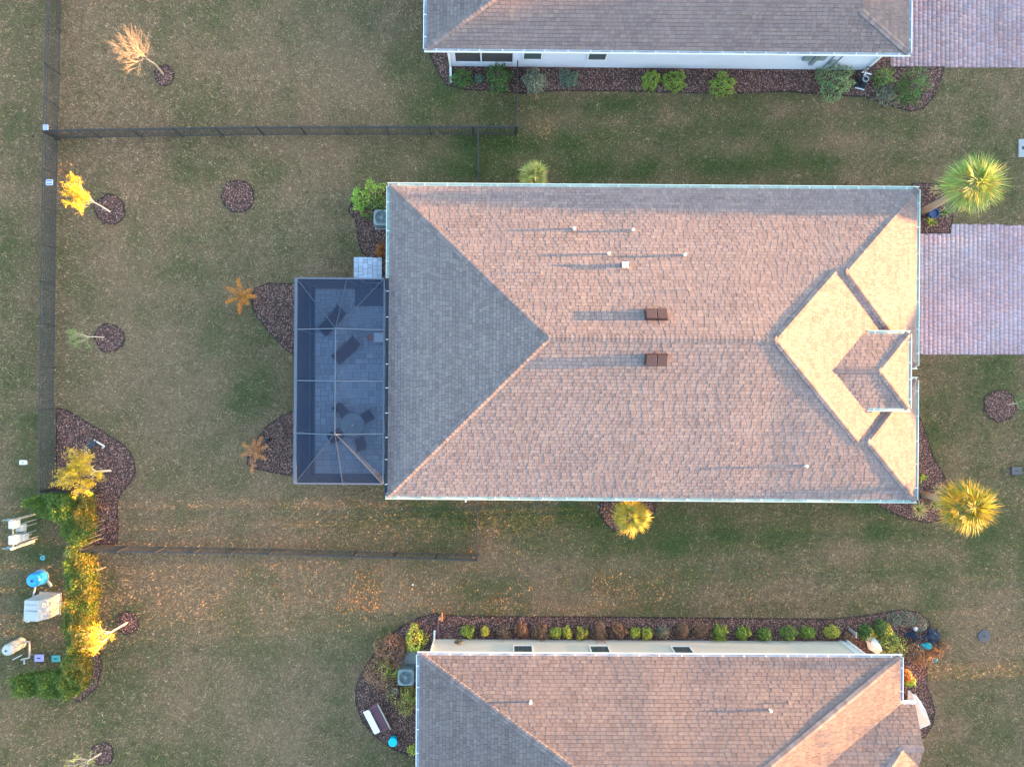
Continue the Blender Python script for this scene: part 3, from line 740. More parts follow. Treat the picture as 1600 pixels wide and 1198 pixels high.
gutter(hA, (ae-A0.x, as_-.01-A0.y), (ae-A0.x, aN-A0.y), (1,0), ZE, M['gutter_w'], M['trough_w'], 1.1)
for xd in (-2.7, 18.2):
    MB().bar((xd-A0.x, ya-.06-A0.y, 2.7), (xd-A0.x, ya-.06-A0.y, .15), .11, .08).bar((xd-A0.x, ya-.06-A0.y, .13), (xd-A0.x+.02, ya-.85-A0.y, .05), .11, .07).build('downspout', M['white'], hA)
for (px, w, h, z) in ((1262,.35,.5,1.5),(1285,.4,.6,1.6),(1272,.2,.9,1.2),(1300,.25,.35,1.0)):
    x = Lc(thA, A0, W(px, 97, z))[0]
    MB().box((x, ya-.07-A0.y, z), (w,.14,h)).build('meter_box', M['metal_grey'], hA, bevel=.01)
MB().bar(la_(16.0,ya-.04,2.6), la_(16.0,ya-.04,.3), .05).bar(la_(16.4,ya-.04,2.0), la_(16.4,ya-.04,.2), .04).build('conduit', M['metal_grey'], hA)

# ------------------------------------------------------------------ screen cage on the patio
cage = empty('screen_cage', (-7.4, 0, 0), thB*-1, label='dark bluish screened patio cage attached to the middle house', cat='screen cage')
def cg(x, y, z): return (x+7.4, y, z)
X0, X1, Y0, Y1, ZC, ZR, XR = -9.45, -5.42, -4.66, 4.76, 3.3, 3.95, -7.48
RY0, RY1 = W(522,677,ZR)[1], W(524,513,ZR)[1]
yl = [W(524,p,ZC)[1] for p in (515,595,677)]
def beam(name, segs, w=.05, h=.09, mat='frame'):
    mb = MB()
    for a_, b_ in segs: mb.bar(cg(*a_), cg(*b_), w, h)
    return mb.build(name, M[mat], cage)
beam('eave_beam', [((X0,Y0,ZC),(X0,Y1,ZC))], .13, .10); beam('eave_beam', [((X0,Y0,ZC),(X1,Y0,ZC))], .07); beam('eave_beam', [((X0,Y1,ZC),(X1,Y1,ZC))], .07); beam('eave_beam', [((X1,Y0,ZC-.1),(X1,Y1,ZC-.1))], .06)
beam('ridge_beam', [((XR,RY0,ZR),(XR,RY1,ZR))], .05, .06)
for y in yl: beam('rafter', [((X0,y,ZC+.02),(XR,y,ZR+.02)),((XR,y,ZR+.02),(X1,y,ZC+.02))], .045, .06)
for (a_, b_) in (((X0,Y1,ZC),(XR,RY1,ZR)),((X1,Y1,ZC),(XR,RY1,ZR)),((X0,Y0,ZC),(XR,RY0,ZR)),((X1,Y0,ZC),(XR,RY0,ZR)),((XR+.35,Y1,ZC),(XR,RY1,ZR)),((XR+.22,Y0,ZC),(XR,RY0,ZR))):
    beam('hip_beam', [(a_, b_)], .035, .03, 'frame_dark')
for (x, y) in ((X0,Y0),(X0,Y1),(X0,yl[0]),(X0,yl[1]),(X0,yl[2]),(XR+.35,Y1),(XR+.22,Y0),(-6.55,Y1)):
    beam('post', [((x,y,0),(x,y,ZC))], .05, .05)
beam('chair_rail', [((X0,Y0,.9),(X0,Y1,.9)),((X0,Y0,.06),(X0,Y1,.06)),((X0,Y0,.06),(X1,Y0,.06)),((X0,Y0,.9),(X1,Y0,.9)),((X0,Y1,.06),(-6.55,Y1,.06)),((X0,Y1,.9),(-6.55,Y1,.9))], .04, .05)
def panel(pts, mat='screen'):
    mb = MB(); mb.poly([cg(*p) for p in pts]); return mb.build('screen_panel', M[mat], cage)
ycuts = [RY1]+yl[1:2]+[RY0]
for i in range(2):
    a_, b_ = ycuts[i], ycuts[i+1]; ea = yl[0] if i == 0 else yl[1]; eb = yl[1] if i == 0 else yl[2]
    panel([(X0,ea,ZC),(X0,eb,ZC),(XR,b_,ZR),(XR,a_,ZR)]); panel([(X1,ea,ZC),(X1,eb,ZC),(XR,b_,ZR),(XR,a_,ZR)])
panel([(X0,Y1,ZC),(X0,yl[0],ZC),(XR,RY1,ZR)]); panel([(X1,Y1,ZC),(X1,yl[0],ZC),(XR,RY1,ZR)]); panel([(X0,Y1,ZC),(XR+.35,Y1,ZC),(XR,RY1,ZR)]); panel([(XR+.35,Y1,ZC),(X1,Y1,ZC),(XR,RY1,ZR)])
panel([(X0,Y0,ZC),(X0,yl[2],ZC),(XR,RY0,ZR)]); panel([(X1,Y0,ZC),(X1,yl[2],ZC),(XR,RY0,ZR)]); panel([(X0,Y0,ZC),(XR+.22,Y0,ZC),(XR,RY0,ZR)]); panel([(XR+.22,Y0,ZC),(X1,Y0,ZC),(XR,RY0,ZR)])
wy = [Y0, yl[2], yl[1], yl[0], Y1]
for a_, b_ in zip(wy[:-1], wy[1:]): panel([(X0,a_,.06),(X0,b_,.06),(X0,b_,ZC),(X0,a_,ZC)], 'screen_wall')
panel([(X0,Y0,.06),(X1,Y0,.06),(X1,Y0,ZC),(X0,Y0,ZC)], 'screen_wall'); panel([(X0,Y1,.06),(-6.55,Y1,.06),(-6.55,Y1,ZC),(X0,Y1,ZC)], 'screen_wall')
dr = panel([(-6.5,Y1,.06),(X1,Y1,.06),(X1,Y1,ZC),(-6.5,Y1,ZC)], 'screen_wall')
beam('door_frame', [((-6.5,Y1,2.1),(X1,Y1,2.1))], .09, .07, 'frame')

# ------------------------------------------------------------------ patio furniture
def lounger(px_foot, px_head, label):
    a_ = W3(*px_foot, .35); b_ = W3(*px_head, .35); d = b_-a_; L = d.length; rz = math.atan2(d.y, d.x)
    t = empty('sun_lounger', (a_.x, a_.y, .024), rz, label=label, cat='lounger', group='loungers inside the screen cage')
    w = .62; sl = L
    MB().box((sl/2-.02, 0, .34), (sl, w-.06, .03)).build('seat', M['brownchair'], t)
    ba = MB(); R = Matrix.Rotation(-.75, 3, 'Y'); ba.box((sl+.22, 0, .55), (.62, w-.06, .03), rot=R); ba.build('backrest', M['brownchair'], t)
    fr = MB()
    for s_ in (-1, 1):
        fr.bar((0, s_*w/2, .34), (sl, s_*w/2, .34), .035); fr.bar((sl, s_*w/2, .34), (sl+.45, s_*w/2, .76), .035)
    fr.bar((0,-w/2,.34),(0,w/2,.34),.035); fr.bar((sl+.45,-w/2,.76),(sl+.45,w/2,.76),.035); fr.bar((sl,-w/2,.345),(sl,w/2,.345),.04)
    fr.build('frame', M['bronze'], t)
    for s_ in (-1, 1):
        MB().bar((.2, s_*w/2, 0), (.15, s_*w/2, .33), .035).build('leg', M['bronze'], t)
        MB().bar((sl-.1, s_*w/2, 0), (sl-.05, s_*w/2, .33), .035).build('leg', M['bronze'], t)
        MB().bar((sl-.5, s_*(w/2+.02), .52), (sl, s_*(w/2+.02), .56), .04).build('armrest', M['bronze'], t)
lounger((503,519), (527,494), 'brown sun lounger in the upper corner of the screen cage')
lounger((524,563), (549,541), 'brown sun lounger near the middle of the screen cage')
tx, ty = W(551,664,.7); tb = empty('dining_table', (tx, ty, .024), 0, label='round glass patio table among four brown chairs', cat='table')
MB().lathe((0,0,.70), [(.60,0),(.60,.012)], 32).build('table_top', M['glass_top'], tb)
fr = MB(); ringp = [(.6*math.cos(2*PI*i/28), .6*math.sin(2*PI*i/28), .70) for i in range(29)]; fr.tube(ringp, .018, 5, cap=False); fr.build('rim', M['bronze'], tb)
fr = MB()
for i in range(8): fr.bar((.06*math.cos(i*PI/4), .06*math.sin(i*PI/4), .69), (.6*math.cos(i*PI/4), .6*math.sin(i*PI/4), .69), .022)
fr.build('spokes', M['bronze'], tb)
for i in range(4):
    a_ = i*PI/2+.4; MB().bar((.1*math.cos(a_), .1*math.sin(a_), .65), (.42*math.cos(a_), .42*math.sin(a_), 0), .03).build('leg', M['bronze'], tb)
MB().lathe((0,0,.712), [(.05,0),(.05,.02),(.02,.05)], 10).build('table_cap', M['beige'], tb)
def pchair(px, py, label):
    x, y = W(px, py, .45); rz = math.atan2(ty-y, tx-x)
    t = empty('patio_chair', (x, y, .024), rz, label=label, cat='chair', group='brown chairs around the glass patio table')
    MB().box((0,0,.43), (.5,.5,.03)).build('seat', M['brownchair'], t)
    MB().box((-.30,0,.68), (.5,.5,.03), rot=Matrix.Rotation(1.25,3,'Y')).build('backrest', M['brownchair'], t)
    for s_ in (-1, 1):
        MB().bar((-.28,s_*.28,.62),(.22,s_*.28,.62),.04).bar((.22,s_*.28,.62),(.24,s_*.28,.43),.03).build('armrest', M['bronze'], t)
        MB().bar((.24,s_*.25,.43),(.26,s_*.26,0),.03).build('leg', M['bronze'], t)
        MB().bar((-.22,s_*.25,.43),(-.28,s_*.26,0),.03).build('leg', M['bronze'], t)
pchair(535,642,'brown patio chair upper left of the round glass table')
pchair(573,651,'brown patio chair upper right of the round glass table')
pchair(528,679,'brown patio chair lower left of the round glass table')
pchair(563,691,'brown patio chair lower right of the round glass table')
x, y = W(578,464)
MB().box((x,y,.034), (1.5,.95,.015)).build('door_mat', pm('dark_mat', (.05,.06,.085), rough=1, ns=40, namt=.2), label='large dark mat just inside the cage door', cat='mat')
x, y = W(592,527,.6); t = empty('side_table', (x,y,.024), 0, label='pale grey square side table against the house inside the cage', cat='side table')
MB().box((0,0,.55),(.5,.46,.04)).build('table_top', pm('pale_grey_top', (.40,.42,.5)), t)
for sx in (-1,1):
    for sy in (-1,1): MB().bar((sx*.2,sy*.18,0),(sx*.2,sy*.18,.53),.035).build('leg', M['bronze'], t)
x, y = W(578,527,.3)
MB().lathe((x,y,.024), [(.10,0),(.15,.28),(.16,.3),(.13,.3),(.12,.22)], 16).build('plant_pot', M['rust'], label='small terracotta pot beside the pale side table', cat='pot')

# ------------------------------------------------------------------ fences
FH = 1.23
pick_me = MB().box((0,0,FH/2+.02), (.024,.024,FH-.04)).mesh('picket'); pick_me.materials.append(M['fence'])
post_me = MB().box((0,0,FH/2), (.06,.06,FH+.04)).mesh('fence_post'); post_me.materials.append(M['fence'])
def base_of(px, py): return W(px, py, FH)       # photo pixel of the fence TOP -> plan position
def fence(tops, label, mesh_from=None, sp=.112, start_post=True, tag_group=None):
    pts = [Vector((*base_of(*p), 0)) for p in tops]
    root = empty('fence', pts[0], 0, label=label, cat='fence'); o = pts[0]; cnt = 0
    for a_, b_ in zip(pts[:-1], pts[1:]):
        d = b_-a_; L = d.length; u = d/L; ang = math.atan2(u.y, u.x)
        nb = max(1, round(L/2.03)); step = L/nb
        for i in range(nb+1): link('fence_post', post_me, root, loc=a_+u*(i*step)-o, rz=ang)
        n_ = int(L/sp)
        for i in range(n_):
            cnt += 1
            if cnt < 296: link('picket', pick_me, root, loc=a_+u*((i+.5)*L/n_)-o, rz=ang)
        for z in (.12, FH-.22, FH-.03):
            MB().bar(a_-o+Vector((0,0,z)), b_-o+Vector((0,0,z)), .032, .032).build('rail', M['fence'], root)
    return root, pts
fence([(73,-40),(70,100),(67,205)], 'black picket fence running up from the corner with the small blue white sign')
r_, p_ = fence([(67,205),(63,440),(61,640),(62,768)], 'black fence with wire mesh along the left side of the middle lawn')
wm = MB(); o = p_[0]
for a_, b_ in zip(p_[:-1], p_[1:]):
    for i in range(9): 
        z = .2+i*.09; wm.bar(a_-o+Vector((.02,0,z)), b_-o+Vector((.02,0,z)), .011, .011)
wm.build('wire_mesh', M['fence'], r_, kind='stuff')
fence([(63,770),(128,771)], 'short black fence return beside the orange yellow tree')
fence([(128,771),(124,861)], 'short black fence section standing in the hedge', sp=.3)
fence([(124,861),(420,866),(745,876)], 'black picket fence below the lawn of the middle house')
fence([(71,203),(400,198),(806,197)], 'long black picket fence between the upper and middle lawns')
fence([(747,199),(747,289)], 'black fence return from the long fence to the roof of the middle house')
fence([(808,197),(809,96)], 'black fence return from the long fence to the pale blue wall')
fence([(745,779),(745,876)], 'black fence return from the middle house roof down to the lower fence')
def sign(px, py, w, h, label, stripes):
    x, y = W(px, py, FH+.06); t = empty('sign', (x, y, FH+.03), 0, label=label, cat='sign')
    MB().box((0,0,.015),(w,h,.02), rot=Matrix.Rotation(-.1,3,'Y')).build('board', M['sign_board'], t)
    mb = MB()
    for i in range(stripes): mb.box((0, -h/2+h*(i+.5)/stripes, .029),(w*.8,h*.25/stripes*1.6,.006), rot=Matrix.Rotation(-.1,3,'Y'))
    mb.build('printed_lines', M['sign_mark'], t)
sign(71,199,.27,.27,'small white and blue square sign on the fence corner',3)
sign(77,285,.36,.28,'small white sign with diagonal print beside the yellow tree',2)

# ------------------------------------------------------------------ plants
def leaf_quads(Pc, Nrm, size, asp, cols, droop=0, rng=RNG):
    n = len(Pc); Nrm = Nrm/np.linalg.norm(Nrm, axis=1, keepdims=True)
    r = rng.normal(size=(n,3)); U = np.cross(Nrm, r); U /= np.linalg.norm(U, axis=1, keepdims=True); Vv = np.cross(Nrm, U)
    U = U*size[:,None]*.5; Vv = Vv*(size*asp)[:,None]*.5
    V = np.concatenate([Pc-U, Pc+Vv, Pc+U, Pc-Vv]); q = np.arange(n)
    return V, np.stack([q, q+n, q+2*n, q+3*n], 1), cols
def mixcols(pal, n, vary=.38, gain=1.12):
    pal = np.array(pal)*gain; c = pal[RNG.integers(0, len(pal), n)]*RNG.uniform(1-vary, 1+vary, (n,1)); return np.clip(c, 0, .9)
def stems(root, r, h, n=7, mat='bark'):
    mb = MB()
    for i in range(n):
        a_ = 2*PI*i/n+random.random(); q = random.uniform(.3,.7)
        mb.tube([(0,0,0),(r*.3*math.cos(a_)*q, r*.3*math.sin(a_)*q, h*.4),(r*.8*math.cos(a_)*q, r*.8*math.sin(a_)*q, h*.85)], [.014,.01,.005], 4)
    return mb.build('stems', M[mat], root)
def shrub(px, py, rpx, pal, label, h=None, n=None, leaf=.075, ell=1.0, group=None, cat='shrub', name='shrub', lumpy=.35, split=None, loose=.25, asp=.5):
    rpx = rpx*random.uniform(.86,1.14); ell = ell*random.uniform(.9,1.12); lumpy = lumpy*random.uniform(.8,1.7); r = mlen(rpx, .5); h = (h or r*1.2)*random.uniform(.85,1.15)
    x, y = W(px, py, h*.6)
    root = empty(name, (x, y, .02), 0, label=label, cat=cat, group=group)
    n = n or int(500+2600*r*r/ (leaf/.075)**2)
    d = RNG.normal(size=(n,3)); d[:,2] = np.abs(d[:,2])*.9+.0; d /= np.linalg.norm(d, axis=1, keepdims=True)
    lump = 1+lumpy*(vnoise(d[:,0]*3+x*7, d[:,1]*3+y*5+d[:,2]*2, .9, 5)-.5)*2
    rad = lump*(1-loose*RNG.random(n)**1.5)
    Pc = np.stack([d[:,0]*r*rad*ell, d[:,1]*r*rad/ell, .06+d[:,2]*h*.92*rad], 1)
    N_ = d + RNG.normal(size=(n,3))*.55
    cols = mixcols(pal, n)
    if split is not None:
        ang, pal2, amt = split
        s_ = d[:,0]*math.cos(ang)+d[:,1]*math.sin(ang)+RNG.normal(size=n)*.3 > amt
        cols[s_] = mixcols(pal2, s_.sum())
    N_ = N_+np.array([0,0,.5])
    V, Fq, c = leaf_quads(Pc, N_, RNG.uniform(.7,1.4,n)*leaf, asp, cols)
    link('foliage', np_mesh('foliage', V, Fq, c), root, M['leaf'])
    stems(root, r, h)
    return root
GRN = [(.07,.13,.03),(.10,.17,.04),(.05,.09,.025),(.13,.20,.05)]
DGR = [(.035,.085,.02),(.05,.12,.025),(.025,.055,.018),(.08,.16,.03)]
BGR = [(.14,.22,.03),(.20,.28,.04),(.09,.15,.025)]
YGR = [(.30,.32,.04),(.22,.26,.04),(.38,.36,.05),(.14,.19,.03)]
YEL = [(.50,.38,.04),(.42,.34,.05),(.56,.44,.06)]
GRY = [(.17,.19,.13),(.12,.14,.09),(.21,.23,.17)]
BLG = [(.09,.15,.10),(.12,.18,.13),(.06,.10,.07)]
RST = [(.24,.11,.06),(.17,.085,.05),(.29,.15,.08),(.11,.06,.04)]
ORG = [(.30,.10,.025),(.26,.12,.03),(.20,.07,.025)]
BRN = [(.12,.09,.06),(.09,.07,.05),(.17,.12,.08)]
YTR = [(.46,.28,.015),(.54,.34,.02),(.40,.27,.015),(.31,.25,.025)]

g1_ = 'shrubs below the pale blue wall'
shrub(722,121,17,DGR,'dark green shrub under the left screened opening of the upper house',h=.8,group=g1_)
shrub(748,123,7,BLG,'tiny grey green plant between two dark shrubs under the lanai',h=.35,group=g1_)
shrub(781,119,20,DGR,'dark green shrub under the right screened opening of the upper house',h=.9,group=g1_)
shrub(836,125,19,GRY,'greyish faded shrub below the left small window of the blue wall',h=.6,loose=.6,group=g1_)
shrub(891,121,16,BLG,'bluish spiky shrub between the two windows of the blue wall',h=.6,loose=.6,asp=.2,leaf=.12,group=g1_)
shrub(1018,121,17,BGR,'light green shrub left of a pair halfway along the blue wall',h=.8,group=g1_)
shrub(1057,124,16,BGR,'light green shrub right of a pair halfway along the blue wall',h=.8,group=g1_)
shrub(1133,129,18,BGR,'lone light green shrub on the mulch towards the meter boxes',h=.8,group=g1_)
shrub(1308,122,25,[(.13,.21,.09),(.09,.15,.06),(.17,.25,.11)],'wide pale green shrub beside the black hose cart',h=.9,ell=1.1,group=g1_)
shrub(1384,120,17,YGR[3:]+GRN,'green shrub tucked behind the slanting white downspout',h=.9,group=g1_)
shrub(1388,143,20,BRN+GRY,'brownish thin shrub between downspout and round dark green bush',h=.5,loose=.8,group=g1_)
shrub(1430,132,26,DGR,'big round dark green bush at the corner of the upper driveway',h=1.3,leaf=.08,ell=.93,group=g1_)
shrub(573,310,31,[(.16,.27,.03),(.11,.19,.025),(.21,.33,.04)],'big bright green bush at the upper left corner of the middle house',h=1.5,leaf=.09,ell=1.05,split=(-.7,DGR,.35))
shrub(594,392,10,ORG,'small orange leaved plant between air conditioner and stone landing',h=.45,loose=.5)
g2 = 'rust and green bushes left of the lower house'
shrub(612,1022,24,RST,'rust coloured bush with green edge above the lower air conditioner',h=1.1,ell=1.1,group=g2)
shrub(648,1004,18,YGR,'yellow green bush touching the corner of the lower roof',h=1.2,group=g2)
shrub(597,1058,24,RST,'rust coloured bush left of the lower air conditioner',h=1.1,split=(.7,YGR,.5),group=g2)
shrub(637,1094,22,RST[:2]+YGR[1:],'mottled rust and green bush below the lower air conditioner',h=1.0,group=g2)
shrub(646,1172,8,YGR,'small yellow green sprig at the end of the mulch near the roof edge',h=.5,group=g2)
g3 = 'row of small shrubs along the cream wall'
row = [(732,988,9,BGR,'bright green'),(758,987,8,YEL+YGR,'yellow'),(788,987,13,BRN,'dark brown'),(816,986,11,RST,'thin rusty'),(845,988,13,BRN+RST[:1],'brown and rust'),
 (869,989,9,YGR,'yellow green'),(887,989,9,YGR[1:],'lime green'),(909,990,11,YGR[1:]+RST[:1],'olive yellow'),(938,988,13,BRN+RST[:1],'faded brown'),(969,986,13,BRN+RST[:2],'reddish brown'),
 (993,989,9,YGR,'yellow green'),(1012,991,9,YGR,'yellow green'),(1037,988,12,BRN+GRY,'sparse brown'),(1067,986,13,BRN+RST[:1],'sparse rusty brown'),(1097,986,12,BRN+RST[:1],'sparse brown red'),
 (1126,990,11,BGR,'leafy green'),(1162,990,11,BGR,'leafy green'),(1195,992,11,GRN+BGR,'mid green'),(1234,990,11,GRN+BGR,'darker green'),(1265,989,11,BGR,'leafy green'),(1302,988,11,YGR,'yellow green')]
wh = ['nearest the coiled hose','second from the coiled hose','left of the first small window','above the first small window','right of the first small window','left one of the first lime pair',
 'right one of the first lime pair','left of the second small window','above the second small window','right of the second small window','left one of the pair after the second window',
 'right one of the pair after the second window','left of the third small window','above the third small window','right of the third small window','first after the third window','second after the third window',
 'third after the third window','fourth after the third window','fifth after the third window','last before the grey post']
for (px, py, r_, pal, cn_), w_ in zip(row, wh):
    shrub(px, py, r_, pal, f'{cn_} small shrub {w_} by cream wall', h=.55, group=g3, leaf=.06, loose=.6 if pal[0] == BRN[0] else .3)
shrub(1356,989,13,DGR,'small dark shrub with yellow lit side left of the white wrapped plant',h=.6,split=(-.3,YEL,.4),lumpy=.2)  # low sunlight painted as yellow leaves on the east side
shrub(1380,984,13,DGR,'small dark shrub with golden lit side above the white wrapped plant',h=.6,split=(-.3,YEL,.4),lumpy=.2)  # east side leaves coloured golden in place of low sun
for px, py, lb in ((1399,969,'leftmost of three grey green ball shrubs at the curved bed end'),(1419,967,'middle of three grey green ball shrubs at the curved bed end'),(1438,975,'rightmost of three grey green ball shrubs at the curved bed end')):
    shrub(px, py, 12, BLG+GRY[1:2], lb, h=.5, leaf=.04, n=700, lumpy=.12, group='grey green ball shrubs')
shrub(1394,1009,19,YGR[1:]+GRN,'leafy olive green bush above the lower roof corner',h=.9)
shrub(1428,1020,18,RST[1:2]+BRN,'bare twiggy brown bush right of the lower roof corner',h=.8,loose=.9)
shrub(1462,1020,10,ORG+RST,'rust orange plant wrapped by the teal cloth',h=.5)
shrub(1444,1028,16,ORG+BRN,'loose orange bush beside the teal cloth',h=.7,loose=.8)
shrub(1478,1010,14,RST+BRN,'thin faded orange twigs at the lawn edge beside dark covers',h=.4,loose=.9,n=160)
shrub(1416,1056,9,ORG,'small orange plant beside the white gutter of the lower house',h=.5)
shrub(1422,1065,9,BGR,'small bright green plant beside the white gutter of the lower house',h=.5)
shrub(1327,995,9,RST,'small rusty rosette plant at the foot of the grey post',h=.25,asp=.25,leaf=.12)

def spiky(px, py, rpx, pal, label, h=.6, n=22, w=.05, name='spiky_plant', cat='plant', droop=.6, seg=3, group=None, leanang=None):
    r = mlen(rpx, h); x, y = W(px, py, h*.6); root = empty(name, (x, y, .02), 0, label=label, cat=cat, group=group)
    for i in range(n):
        mb = MB(); a_ = 2*PI*i/n*2.4+random.uniform(-.3,.3); L = r*random.uniform(.6,1.1); up = random.uniform(.35,1)
        pts = []
        for s_ in range(seg+2):
            t = s_/(seg+1); pts.append((L*t, up*h*(math.sin(t*PI*.62+.0))*(1-.25*droop*t*t)))
        col = tuple(c*random.uniform(.75,1.25) for c in random.choice(pal))
        for s_ in range(seg+1):
            (r0, z0), (r1, z1) = pts[s_], pts[s_+1]; w0 = w*(1-(s_/(seg+1))**2)*.5+.004; w1 = w*(1-((s_+1)/(seg+1))**2)*.5+.001
            ca, sa = math.cos(a_), math.sin(a_)
            mb.poly([(r0*ca-w0*sa, r0*sa+w0*ca, z0), (r0*ca+w0*sa, r0*sa-w0*ca, z0), (r1*ca+w1*sa, r1*sa-w1*ca, z1), (r1*ca-w1*sa, r1*sa+w1*ca, z1)], col)
        mb.build('leaf', M['leaf'], root)
    return root
spiky(1455,347,11,YGR,'yellow green spiky plant below the blue pot',h=.4,n=14,w=.07)
spiky(1478,331,14,[(.20,.26,.10),(.28,.33,.14),(.12,.2,.06)],'variegated arching plant growing out of the dark blue pot',h=.7,n=20,w=.05)
spiky(1461,297,10,[(.42,.32,.2),(.36,.28,.17)],'pale tan dried grass tuft beside the tall palm trunk',h=.45,n=40,w=.025)
spiky(1443,747,9,YGR,'yellow green spiky plant at the right gutter of the middle house',h=.6,n=16,w=.07)
spiky(1466,765,11,[(.36,.3,.18),(.3,.26,.15)],'faded tan grass tuft above the lower palm trunk',h=.5,n=45,w=.025)
spiky(1437,797,16,[(.30,.28,.10),(.24,.25,.09),(.36,.30,.16)],'olive fountain grass below the corner of the middle house',h=.6,n=70,w=.025)
spiky(1462,788,13,[(.28,.27,.12),(.22,.24,.10)],'small olive fountain grass under the yellow palm',h=.5,n=50,w=.025)
x, y = W(1457,334,.3); MB().lathe((x,y,.02), [(.14,0),(.22,.2),(.24,.42),(.26,.45),(.22,.45),(.20,.36)], 20).build('plant_pot', M['pot_blue'], smooth=False, label='dark blue glazed pot beside the tall palm trunk', cat='pot')

# star shaped orange red plants of the cage beds
def plume(px, py, arms, label, pal, n=330):
    x, y = W(px, py, .5); root = empty('shrub', (x, y, .02), 0, label=label, cat='shrub')
    allP = []; 
    for ai, (dxp, dyp) in enumerate(arms):
        tip = Vector((*W(px+dxp, py+dyp, .8), .8))-Vector((x, y, 0)); base = Vector((0,0,.1)); m_ = n
        t = RNG.random(m_)**.7; P_ = np.array(base)[None]*(1-t[:,None])+np.array(tip)[None]*t[:,None]
        P_ = P_+RNG.normal(size=(m_,3))*np.array([.075,.075,.09])*(1.1-.6*t)[:,None]; P_[:,2] += .25*np.sin(t*PI)
        V, Fq, c = leaf_quads(P_, np.array([0,0,1.])[None]+RNG.normal(size=(m_,3))*.6, RNG.uniform(.07,.13,m_), .22, mixcols(pal if ai % 3 else pal[:2], m_))
        link('branch_foliage', np_mesh('branch_foliage', V, Fq, c), root, M['leaf'])
    stems(root, .4, .8, 5)
plume(378,463,[(-5,-27),(-22,-14),(-24,10),(-3,26),(14,-10),(10,12),(22,0)],'star shaped orange red plant at the tip of the upper cage bed',[(.50,.15,.03),(.44,.20,.035),(.36,.09,.03),(.40,.26,.05)])
plume(398,705,[(-18,-12),(-20,6),(-4,34),(12,-22),(20,-8),(18,12),(0,-18),(4,10)],'feathery orange brown plant at the tip of the lower cage bed',[(.40,.16,.06),(.46,.21,.08),(.32,.12,.06),(.48,.26,.10)],n=200)

# ------------------------------------------------------------------ trees
def grow(mb, p, d, L, r, depth, tips, spread=.6, up=.25, n=3, rnd=random, curve=.12):
    segs = 2; pts = [p]; q = p.copy(); dd = d.copy()
    for s_ in range(segs):
        dd = (dd+Vector((rnd.uniform(-1,1), rnd.uniform(-1,1), rnd.uniform(-.3,.6)))*curve).normalized(); q = q+dd*L/segs; pts.append(q.copy())
    r = min(r, .03); mb.tube(pts, [r, r*.8, r*.6], 5 if r > .012 else 4, cap=False)
    if depth == 0: tips.append((pts[0], pts[-1], dd)); return
    for i in range(n):
        a_ = rnd.uniform(0, 2*PI); s_ = dd.orthogonal().normalized(); s_ = Matrix.Rotation(a_, 3, dd) @ s_
        nd_ = (dd+s_*spread*rnd.uniform(.6,1.3)+Vector((0,0,up))).normalized(); st = pts[-1] if i < 2 else pts[1]
        grow(mb, st, nd_, L*rnd.uniform(.62,.86), r*.58, depth-1, tips, spread, up, n, rnd, curve)
def tree(base, fork_px, fork_z, crown_px, crown_z, label, L=.8, limbs=5, depth=3, pal=None, leaves=6, leaf=.09, trunk_r=.05, mat='bark_pale', seed=1, spread=.6, up=.25, n=3, group=None, mid=None, leaf_low=None, asp=.3):
    rnd = random.Random(seed); b = W3(*base, 0); root = empty('tree', b, 0, label=label, cat='tree', group=group)
    f = W3(*fork_px, fork_z)-b; cc = W3(*crown_px, crown_z)-b
    pts = [Vector((0,0,0))]+([W3(*mid[:2], mid[2])-b] if mid else [f*.5+Vector((rnd.uniform(-.03,.03), rnd.uniform(-.03,.03), 0))])+[f]
    MB().tube(pts, [trunk_r*1.2, trunk_r, trunk_r*.8], 8).build('trunk', M[mat], root)
    mb = MB(); tips = []; d0 = (cc-f).normalized()
    for i in range(limbs):
        a_ = 2*PI*i/limbs+rnd.uniform(-.3,.3); s_ = Matrix.Rotation(a_, 3, d0) @ d0.orthogonal().normalized()
        grow(mb, f-(cc-f)*.15*rnd.random(), (d0+s_*spread*1.3*rnd.uniform(.5,1.1)).normalized(), L, trunk_r*.42, depth, tips, spread, up, n, rnd)
    mb.build('branches', M[mat], root)
    if pal:
        P0 = np.array([t[0] for t in tips]); P1 = np.array([t[1] for t in tips]); k = np.repeat(np.arange(len(tips)), leaves); m_ = len(k)
        t = RNG.uniform(-.3, 1.25, m_)[:,None]; Pp = P0[k]*(1-t)+P1[k]*t+RNG.normal(size=(m_,3))*leaf*.35
        D = (P1-P0)[k]; 
        cols = mixcols(pal, m_)
        V, Fq, c = leaf_quads(Pp, RNG.normal(size=(m_,3))+np.array([.5,0,.5]), RNG.uniform(.7,1.3,m_)*leaf, asp, cols)
        link('crown', np_mesh('crown', V, Fq, c), root, M['leaf'])
    return root
tree((255,116),(226,90),1.9,(208,76),3.2,'bare leafless tree with pale branches above the long fence',L=.62,limbs=8,depth=4,n=3,trunk_r=.046,mat='bark_tree',seed=4,spread=.5,mid=(243,101,1.0),up=.12)
tree((172,331),(143,314),1.6,(98,294),3.1,'yellow leaved young tree beside the fence near the small white sign',L=.55,limbs=6,depth=3,n=3,pal=YTR,leaves=11,leaf=.15,asp=.2,trunk_r=.04,seed=8,spread=.55)
tree((163,527),(137,526),1.3,(113,528),2.1,'thin dull green young tree halfway down the left fence',L=.42,limbs=5,depth=3,n=3,pal=[(.10,.16,.05),(.13,.19,.06),(.08,.11,.04)],leaves=5,leaf=.09,trunk_r=.025,seed=12)
tree((173,735),(146,737),1.3,(88,734),3.0,'full orange yellow tree in the curved corner bed',L=.64,limbs=8,depth=3,n=4,pal=YTR,leaves=9,leaf=.15,asp=.2,trunk_r=.045,seed=21,spread=.62)
